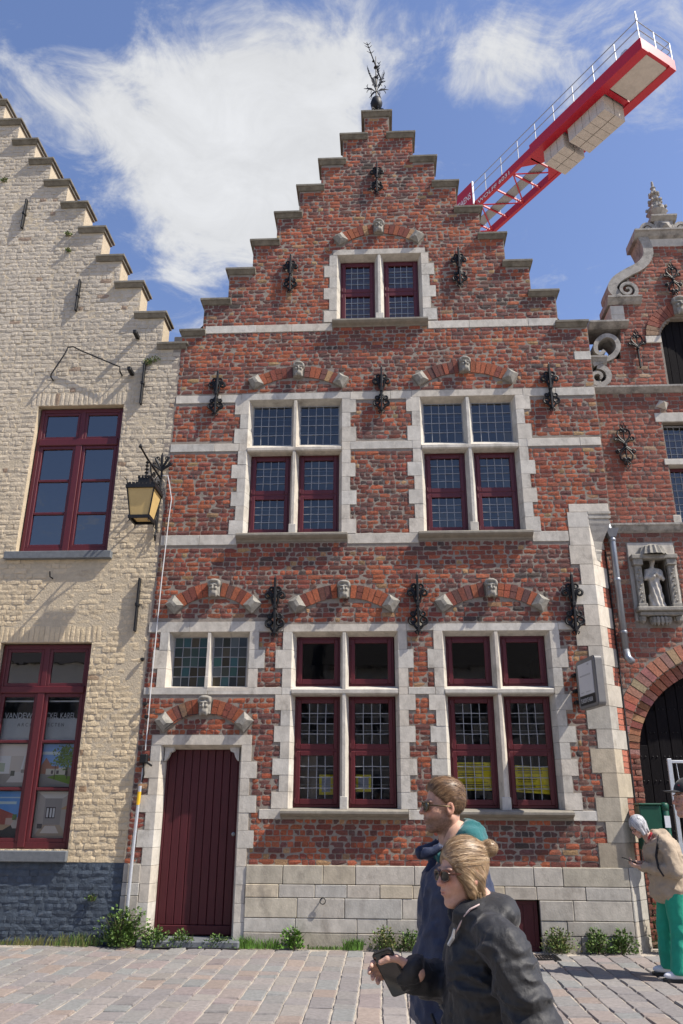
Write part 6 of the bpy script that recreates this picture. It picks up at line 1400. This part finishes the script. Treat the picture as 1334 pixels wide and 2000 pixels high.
# phone in her hand
ph = thing('phone', 'black smartphone held out by the walking woman', 'phone', tuple(T0+B0@hand_p))
PA = B0@HH; pc = T0+B0@hand_p+PA@np.array([-.060, .004, -.021]); 
def slab(o_, A, w, l, th, m1, m2, c):
    m = MB(); m.prism(rr(-l/2, l/2, -w/2, w/2, .010, 4), lambda u, v, h: tuple(np.array(A)@np.array([u, v, h])+c), -th/2, th/2); m.build('case', m1, o_); m = MB(); m.prism(rr(-l/2+.004, l/2-.004, -w/2+.004, w/2-.004, .008, 4), lambda u, v, h: tuple(np.array(A)@np.array([u, v, h])+c), -th/2-.0012, -th/2-.0002); m.build('screen', m2, o_)
slab(ph, PA@rotz(R(118)), .073, .150, .010, 'phone_case', 'phone_glass', pc)
m = MB(); m.tube([tuple(B0@np.array(q)+T0) for q in ((-.115, .03, 1.03), (-.10, -.02, .985), (-.055, -.06, .955), (-.02, -.09, .95))], .006, 5); m.build('wrist_strap', 'strap', wom)
# ---------------------------------------------------------------- the man beside her
hm_ = P(866, 1579, -7.4); zm = float(hm_[2]); mroot = (float(hm_[0]), -7.4, 0.0); T1 = np.array(mroot); B1 = rotz(R(3))
man = thing('person', 'bearded walking man in navy jacket with teal hood and round sunglasses', 'person', mroot)
HA1 = rotz(R(12))@roty(R(2))*.81; HT1 = T1+np.array([0, 0, zm]); fm_ = lambda p: face_sdf(p, False, 1.1)
def m_core(p):
    d = many(p, [((.04, 0, 1.25), (.12, .17, .22)), ((.03, 0, .95), (.12, .16, .2))], [((.045, 0, 1.55), (.05, 0, 1.3), .06, .10)])
    for s in (-1, 1): d = smin(d, chain(p, [(.04, s*.09, .9), (.0+s*.12, s*.09, .5), (.06+s*.26, s*.09, .08)], [.09, .065, .045]), .03); d = smin(d, chain(p, [(.05, s*.19, 1.40), (.09, s*.24, 1.12), (.0, s*.25, .88)], [.055, .045, .032]), .03)
    return d
parts = [net(fm_, (-.15, -.11, -.24), (.14, .11, .17), .0042, face_cols((.47, .275, .20), (.36, .13, .11), (.10, .055, .03)), HA1, HT1), net(m_core, (-.35, -.36, .02), (.45, .36, 1.6), .022, SK[0], B1, T1)]
for s in (-1, 1): parts.append(net(lambda p: hand_sdf(p, .45, .3), (-.20, -.06, -.10), (.06, .085, .035), .005, SK[0], B1@roty(R(-95))@rotx(R(90*s)), T1+B1@np.array([.0, s*.25, .85])))
join_nets(parts, 'body', 'skin', man)
def m_jacket(p):
    d = many(p, [((.04, 0, 1.27), (.150, .20, .22)), ((.02, 0, 1.03), (.165, .195, .27)), ((.01, 0, .9), (.17, .20, .15))], [((.055, -.16, 1.42), (.055, .16, 1.42), .065, .065)], .05)
    for s in (-1, 1): d = smin(d, chain(p, [(.06, s*.20, 1.40), (.10, s*.255, 1.12), (.0, s*.26, .88)], [.078, .066, .05], .02), .03)
    d = smin(d, sd_ell(p, (.045, 0, 1.475), (.105, .10, .05)), .02); d = smax(d, -sd_cone(p, (-.06, 0, 1.43), (.03, 0, 1.62), .045, .085), .012)
    d = smin(d, sd_ell(p, (-.062, -.062, 1.478), (.055, .020, .030), roty(R(-25))), .012); d = smin(d, sd_ell(p, (-.062, .062, 1.478), (.055, .020, .030), roty(R(-25))), .012)
    d = d+folds(p, .018, (9, 9, 10), 7); return smax(d, .86-p[..., 2], .015)
sdf_build(m_jacket, (-.25, -.38, .83), (.30, .38, 1.56), .011, 'jacket', 'navy', man, xf=(B1, T1))
def m_hood(p):
    d = many(p, [((.105, 0, 1.53), (.072, .115, .075))], [((.085, -.085, 1.535), (-.025, -.055, 1.455), .036, .022), ((.085, .085, 1.535), (-.025, .055, 1.455), .036, .022)], .03)
    d = smax(d, -sd_cone(p, (.0, 0, 1.44), (.03, 0, 1.66), .050, .080), .012); return d+folds(p, .009, (12, 12, 14), 3)
sdf_build(m_hood, (-.08, -.16, 1.41), (.21, .16, 1.65), .0075, 'hood', 'teal_fleece', man, xf=(B1, T1))
def m_pants(p):
    d = None
    for s in (-1, 1): e = chain(p, [(.03, s*.095, .88), (.0+s*.12, s*.09, .5), (.06+s*.26, s*.09, .10)], [.115, .08, .065]); d = e if d is None else smin(d, e, .03)
    return smax(d+folds(p, .007, (6, 6, 8), 5), .07-p[..., 2], .01)
sdf_build(m_pants, (-.36, -.28, .05), (.5, .28, 1.02), .018, 'trousers', 'jeans', man, xf=(B1, T1))
for s in (-1, 1): sdf_build(lambda p: shoe(p, (.04+s*.26, s*.09, 0)), (-.45, -.2, -.01), (.5, .2, .17), .012, 'shoe', 'brown_shoe', man, xf=(B1, T1))
def m_hair(p):
    x, z = p[..., 0], p[..., 2]; d = skull_sdf(p)-.007-.008*np.clip((z-.06)/.06, 0, 1)-.004*np.clip(-x/.05, 0, 1)*np.clip((z-.09)/.03, 0, 1); d = smax(d, -(sd_ell(p, (-.115, 0, -.012), (.062, .10, .108))), .012); d = smax(d, (-.012-.9*(x-.03)*(x < .06))-z+.0*x, .012)
    side = np.abs(p[..., 1]) > .05; d = smax(d, -sd_ell(np.stack([x, np.abs(p[..., 1]), z], -1), (.010, .09, -.005), (.028, .03, .036)), .006)
    d = smin(d, smax(skull_sdf(p)-.006, np.maximum(np.maximum(-.085-z, z-.05), .035-x), .012), .012)
    return d+.003*(noise3(p*np.array([35, 35, 35]))-.5)
def m_haircol(V): n = noise3(V*70); t = np.clip((V[:, 2]-.03)/.08, 0, 1); return lerp((.075, .042, .024), (.17, .095, .045), np.clip(n*.6+t*.5, 0, 1))
mh = sdf_build(m_hair, (-.13, -.12, -.12), (.15, .12, .18), .0048, 'hair', 'hair', man, m_haircol, xf=(HA1, HT1))
HB = [(.20, .115, .055), (.13, .07, .035), (.09, .05, .028), (.27, .17, .09)]
strands(m_hair, lambda rs, n: np.stack([rs.uniform(-.10, .11, n), rs.uniform(-.085, .085, n), rs.uniform(.03, .15, n)], 1), lambda p: np.stack([.8+0*p[:, 0], p[:, 1]*6, .35-p[:, 0]*6], 1), 2600, 4, .007, HB, HA1, HT1, mh, .0008, (.0, .008), seed=12)
strands(m_hair, lambda rs, n: np.stack([rs.uniform(.0, .11, n), np.where(rs.random(n) < .5, -1, 1)*rs.uniform(.05, .08, n), rs.uniform(-.08, .05, n)], 1), lambda p: np.stack([.5+0*p[:, 0], 0*p[:, 0], -np.ones(len(p))], 1), 1100, 3, .005, HB, HA1, HT1, mh, .0007, (.0, .003), seed=13)
glasses(HA1, HT1, man, (.026, .022), frame='gold')
# ---------------------------------------------------------------- the older woman reading her phone
oroot = (3.00, -1.55, 0.0); T2 = np.array(oroot); B2 = rotz(R(0)); old = thing('person', 'stooping grey-haired person in beige jacket and green trousers looking at a phone', 'person', oroot)
hd = np.array([-.20, -.02, 1.455]); HA2 = rotz(R(16))@roty(R(-28))*.80; HT2 = T2+hd; fo_ = lambda p: face_sdf(p, True, .95)
def o_core(p):
    d = many(p, [((.03, 0, 1.15), (.13, .17, .2)), ((.07, 0, .9), (.13, .17, .2))], [((-.12, 0, 1.38), (-.03, 0, 1.25), .05, .08)])
    for s in (-1, 1): d = smin(d, chain(p, [(.07, s*.10, .85), (.03-.04*s, s*.12, .48), (.0, s*.17, .08)], [.09, .065, .045]), .03); d = smin(d, chain(p, [(.0, s*.18, 1.28), (.05, s*.25, 1.03), (-.21, s*.06, 1.06)], [.05, .045, .032]), .03)
    return d
HH2 = rotz(R(-14))@rotx(R(12))@roty(R(168)); hp2 = np.array([-.225, -.045, 1.075])
parts = [net(fo_, (-.14, -.10, -.22), (.13, .10, .16), .006, face_cols((.52, .32, .25), (.38, .15, .13)), HA2, HT2), net(o_core, (-.32, -.34, .02), (.30, .34, 1.45), .022, SK[2], B2, T2)]
for s, oy in ((-1, -.045), (1, .05)): parts.append(net(lambda p: hand_sdf(p, .5, .7), (-.20, -.06, -.10), (.06, .085, .035), .005, SK[2], rotz(R(-14*-s))@rotx(R(25*s))@roty(R(8))@np.diag([1, -s, -1.0]), T2+np.array([-.215, oy, 1.07+.015*s])))
join_nets(parts, 'body', 'skin', old)
def o_jacket(p):
    d = many(p, [((.03, 0, 1.19), (.20, .215, .20)), ((.07, 0, .98), (.22, .225, .25)), ((.075, 0, .82), (.22, .23, .15))], [((.0, -.15, 1.30), (.0, .15, 1.30), .075, .075)], .05)
    for s in (-1, 1): d = smin(d, chain(p, [(.02, s*.19, 1.28), (.065, s*.26, 1.03), (-.185, s*.08, 1.055)], [.082, .074, .050], .02), .03)
    d = smin(d, sd_ell(p, (-.01, 0, 1.385), (.115, .115, .055)), .025); d = smin(d, sd_ell(p, (.05, 0, 1.375), (.075, .13, .065)), .025); d = smax(d, -sd_cone(p, (-.10, 0, 1.33), (-.16, 0, 1.5), .055, .09), .012)
    d = d+folds(p, .015, (7, 7, 9), 11)+.003*np.sin(p[..., 0]*60+p[..., 2]*30+4*noise3(p*8)); return smax(d, .70-p[..., 2], .012)
sdf_build(o_jacket, (-.28, -.38, .67), (.34, .38, 1.48), .0105, 'jacket', 'beige', old, xf=(B2, T2))
m = MB(); m.tube([tuple(np.array(q)+T2) for q in ((-.10, -.13, 1.405), (-.125, -.12, 1.36), (-.12, -.06, 1.33))], .014, 6); m.build('scarf', 'red_scarf', old, True)
m = MB(); st = [(-.03, -.155, 1.375), (-.075, -.195, 1.28), (-.105, -.20, 1.17), (-.10, -.215, 1.06), (-.06, -.235, .98)]; m.tube([tuple(np.array(q)+T2) for q in st], .021, 6, flat=.35); m.build('bag_strap', 'strap', old)
def o_pants(p):
    d = None
    for s in (-1, 1): e = chain(p, [(.075, s*.105, .80), (.04-.03*s, s*.125, .45), (.01, s*.17, .08)], [.125, .098, .095]); d = e if d is None else smin(d, e, .025)
    return smax(d+folds(p, .010, (7, 7, 5), 15), .065-p[..., 2], .008)
sdf_build(o_pants, (-.2, -.34, .04), (.3, .34, .95), .0125, 'trousers', 'green_trousers', old, xf=(B2, T2))
for s in (-1, 1):
    so_ = sdf_build(lambda p: shoe(p, (-.02, s*.175, .02)), (-.22, -.27, .0), (.16, .27, .19), .0085, 'shoe', 'white_shoe', old, xf=(B2, T2)); m = MB(); m.prism([(-.175, -.03), (-.15, -.048), (.0, -.046), (.09, -.042), (.105, 0), (.09, .042), (.0, .046), (-.15, .048), (-.175, .03)], lambda u, v, h: (T2[0]+u-.02+.02, T2[1]+s*.175+v, h), .0, .028); m.build('sole', 'black', so_)
def o_hair(p):
    a = p.copy(); a[..., 1] = np.abs(a[..., 1]); d = skull_sdf(p)-.016; d = smax(d, -(sd_ell(p, (-.112, 0, -.04), (.060, .082, .105))), .018); d = smax(d, -(p[..., 2]+.02), .02)
    d = smin(d, sd_cone(a, (-.030, .072, .045), (-.030, .082, -.085), .020, .018), .03); d = smin(d, sd_cone(a, (.02, .075, .03), (.015, .078, -.095), .028, .020), .03); d = smin(d, sd_cone(a, (.075, .045, .02), (.07, .045, -.095), .034, .022), .03)
    return d+.007*(noise3(p*np.array([40, 40, 14]))-.5)
oh = sdf_build(o_hair, (-.12, -.13, -.15), (.15, .13, .19), .006, 'hair', 'hair', old, lambda V: lerp((.26, .26, .27), (.55, .55, .56), noise3(V*np.array([90, 90, 20]))), xf=(HA2, HT2))
strands(o_hair, lambda rs, n: np.stack([rs.uniform(-.08, .09, n), rs.uniform(-.09, .09, n), rs.uniform(.0, .16, n)], 1), lambda p: np.stack([-.15-p[:, 0]*2, p[:, 1]*9, -np.ones(len(p))], 1), 700, 9, .012, [(.55, .55, .57), (.42, .42, .44), (.66, .66, .67), (.3, .3, .31)], HA2, HT2, oh, .0018, (0, .005), seed=22)
glasses(HA2, HT2, old, (.026, .019), frame='black', open_lens=True)
ph2 = thing('phone', 'dark smartphone held by the stooping grey-haired person', 'phone', tuple(T2+np.array([-.32, 0, 1.1]))); slab(ph2, rotz(R(8))@roty(R(20)), .073, .150, .010, 'phone_case', 'phone_glass', T2+np.array([-.335, .0, 1.118]))
# ---------------------------------------------------------------- the man in the cap
hc_ = P(1344, 1564, -5.8); croot = (float(hc_[0])+.0, -5.8, 0.0); T3 = np.array(croot); zc_ = float(hc_[2]); capm = thing('person', 'moustached man in black baseball cap and pale grey top entering beside the gate', 'person', croot)
HA3 = rotz(R(14))@roty(R(4))*.82; T3 = T3+np.array([.17, 0, 0]); HT3 = T3+np.array([-.17, 0, zc_]); k3 = zc_/1.645
def c_core(p): return m_core(p/k3)*k3
parts = [net(fm_, (-.15, -.11, -.24), (.14, .11, .17), .0055, face_cols((.44, .25, .18), (.34, .12, .10), (.06, .035, .02), True), HA3, HT3), net(lambda p: smin(c_core(p), sd_cone(p, (-.13, 0, 1.60), (.04, 0, 1.40), .055, .07), .03), (-.37, -.38, .02), (.48, .38, 1.7), .024, SK[3], np.eye(3), T3), net(lambda p: hand_sdf(p, .8, .6), (-.20, -.06, -.10), (.06, .085, .035), .005, SK[3], rotz(R(10))@rotx(R(70))@roty(R(-30)), T3+np.array([-.09, -.20, 1.13]))]
join_nets(parts, 'body', 'skin', capm)
def c_top(p):
    d = many(p, [((.05, 0, 1.30*k3), (.150, .20, .22)), ((.03, 0, 1.05), (.165, .195, .27))], [((.06, -.16, 1.43*k3), (.06, .16, 1.43*k3), .06, .06)], .05)
    for s in (-1, 1): d = smin(d, chain(p, [(.07, s*.20, 1.41*k3), (.16, s*.255, 1.14), (.02, s*.20, 1.12)], [.075, .062, .046], .02), .03)
    d = smin(d, sd_ell(p, (.05, 0, 1.475*k3), (.10, .10, .045)), .02); d = smax(d, -sd_cone(p, (-.02, 0, 1.48*k3), (.02, 0, 1.62*k3), .06, .085), .012); return smax(d+folds(p, .010, (6, 6, 9), 21), .88-p[..., 2], .015)
sdf_build(c_top, (-.25, -.38, .85), (.32, .38, 1.62), .013, 'top', 'grey_top', capm, xf=(np.eye(3), T3))
sdf_build(lambda p: m_pants(p), (-.36, -.28, .05), (.5, .28, 1.02), .02, 'trousers', 'dark_trousers', capm, xf=(np.eye(3), T3))
for s in (-1, 1): sdf_build(lambda p: shoe(p, (.04+s*.26, s*.09, 0)), (-.45, -.2, -.01), (.5, .2, .17), .013, 'shoe', 'brown_shoe', capm, xf=(np.eye(3), T3))
sdf_build(lambda p: smax(skull_sdf(p)-.007, np.maximum(.055-p[..., 2], 0)*2-.0+np.maximum(-p[..., 0]-.02, -1)*.3, .01) if False else smax(smax(skull_sdf(p)-.006, p[..., 2]-.07, .01), .03-p[..., 0], .01), (-.1, -.11, -.10), (.15, .11, .1), .006, 'hair', 'hair', capm, lambda V: np.array((.04, .026, .018))*np.ones((len(V), 1)), xf=(HA3, HT3))
def c_cap(p):
    x, y, z = p[..., 0], p[..., 1], p[..., 2]; d = smax(sd_ell(p, (.012, 0, .060), (.114, .090, .108)), .052-z, .008)
    br = sd_ell(p, (-.125, 0, .060), (.085, .075, .012)); br = np.maximum(br, np.abs(z-.062+ .9*(y*y)/.15-.12*(x+.1))-.006); return smin(d, br, .006)
cp = sdf_build(c_cap, (-.22, -.11, .0), (.15, .11, .19), .005, 'cap', 'cap_black', capm, xf=(HA3, HT3))
m = MB(); m.add([tuple(HA3@np.array(q)+HT3) for q in ((-.098, -.035, .098), (-.094, -.050, .094), (-.092, -.046, .108), (-.097, -.034, .106))], [(0, 1, 2, 3)]); m.build('emblem', 'red_scarf', cp)
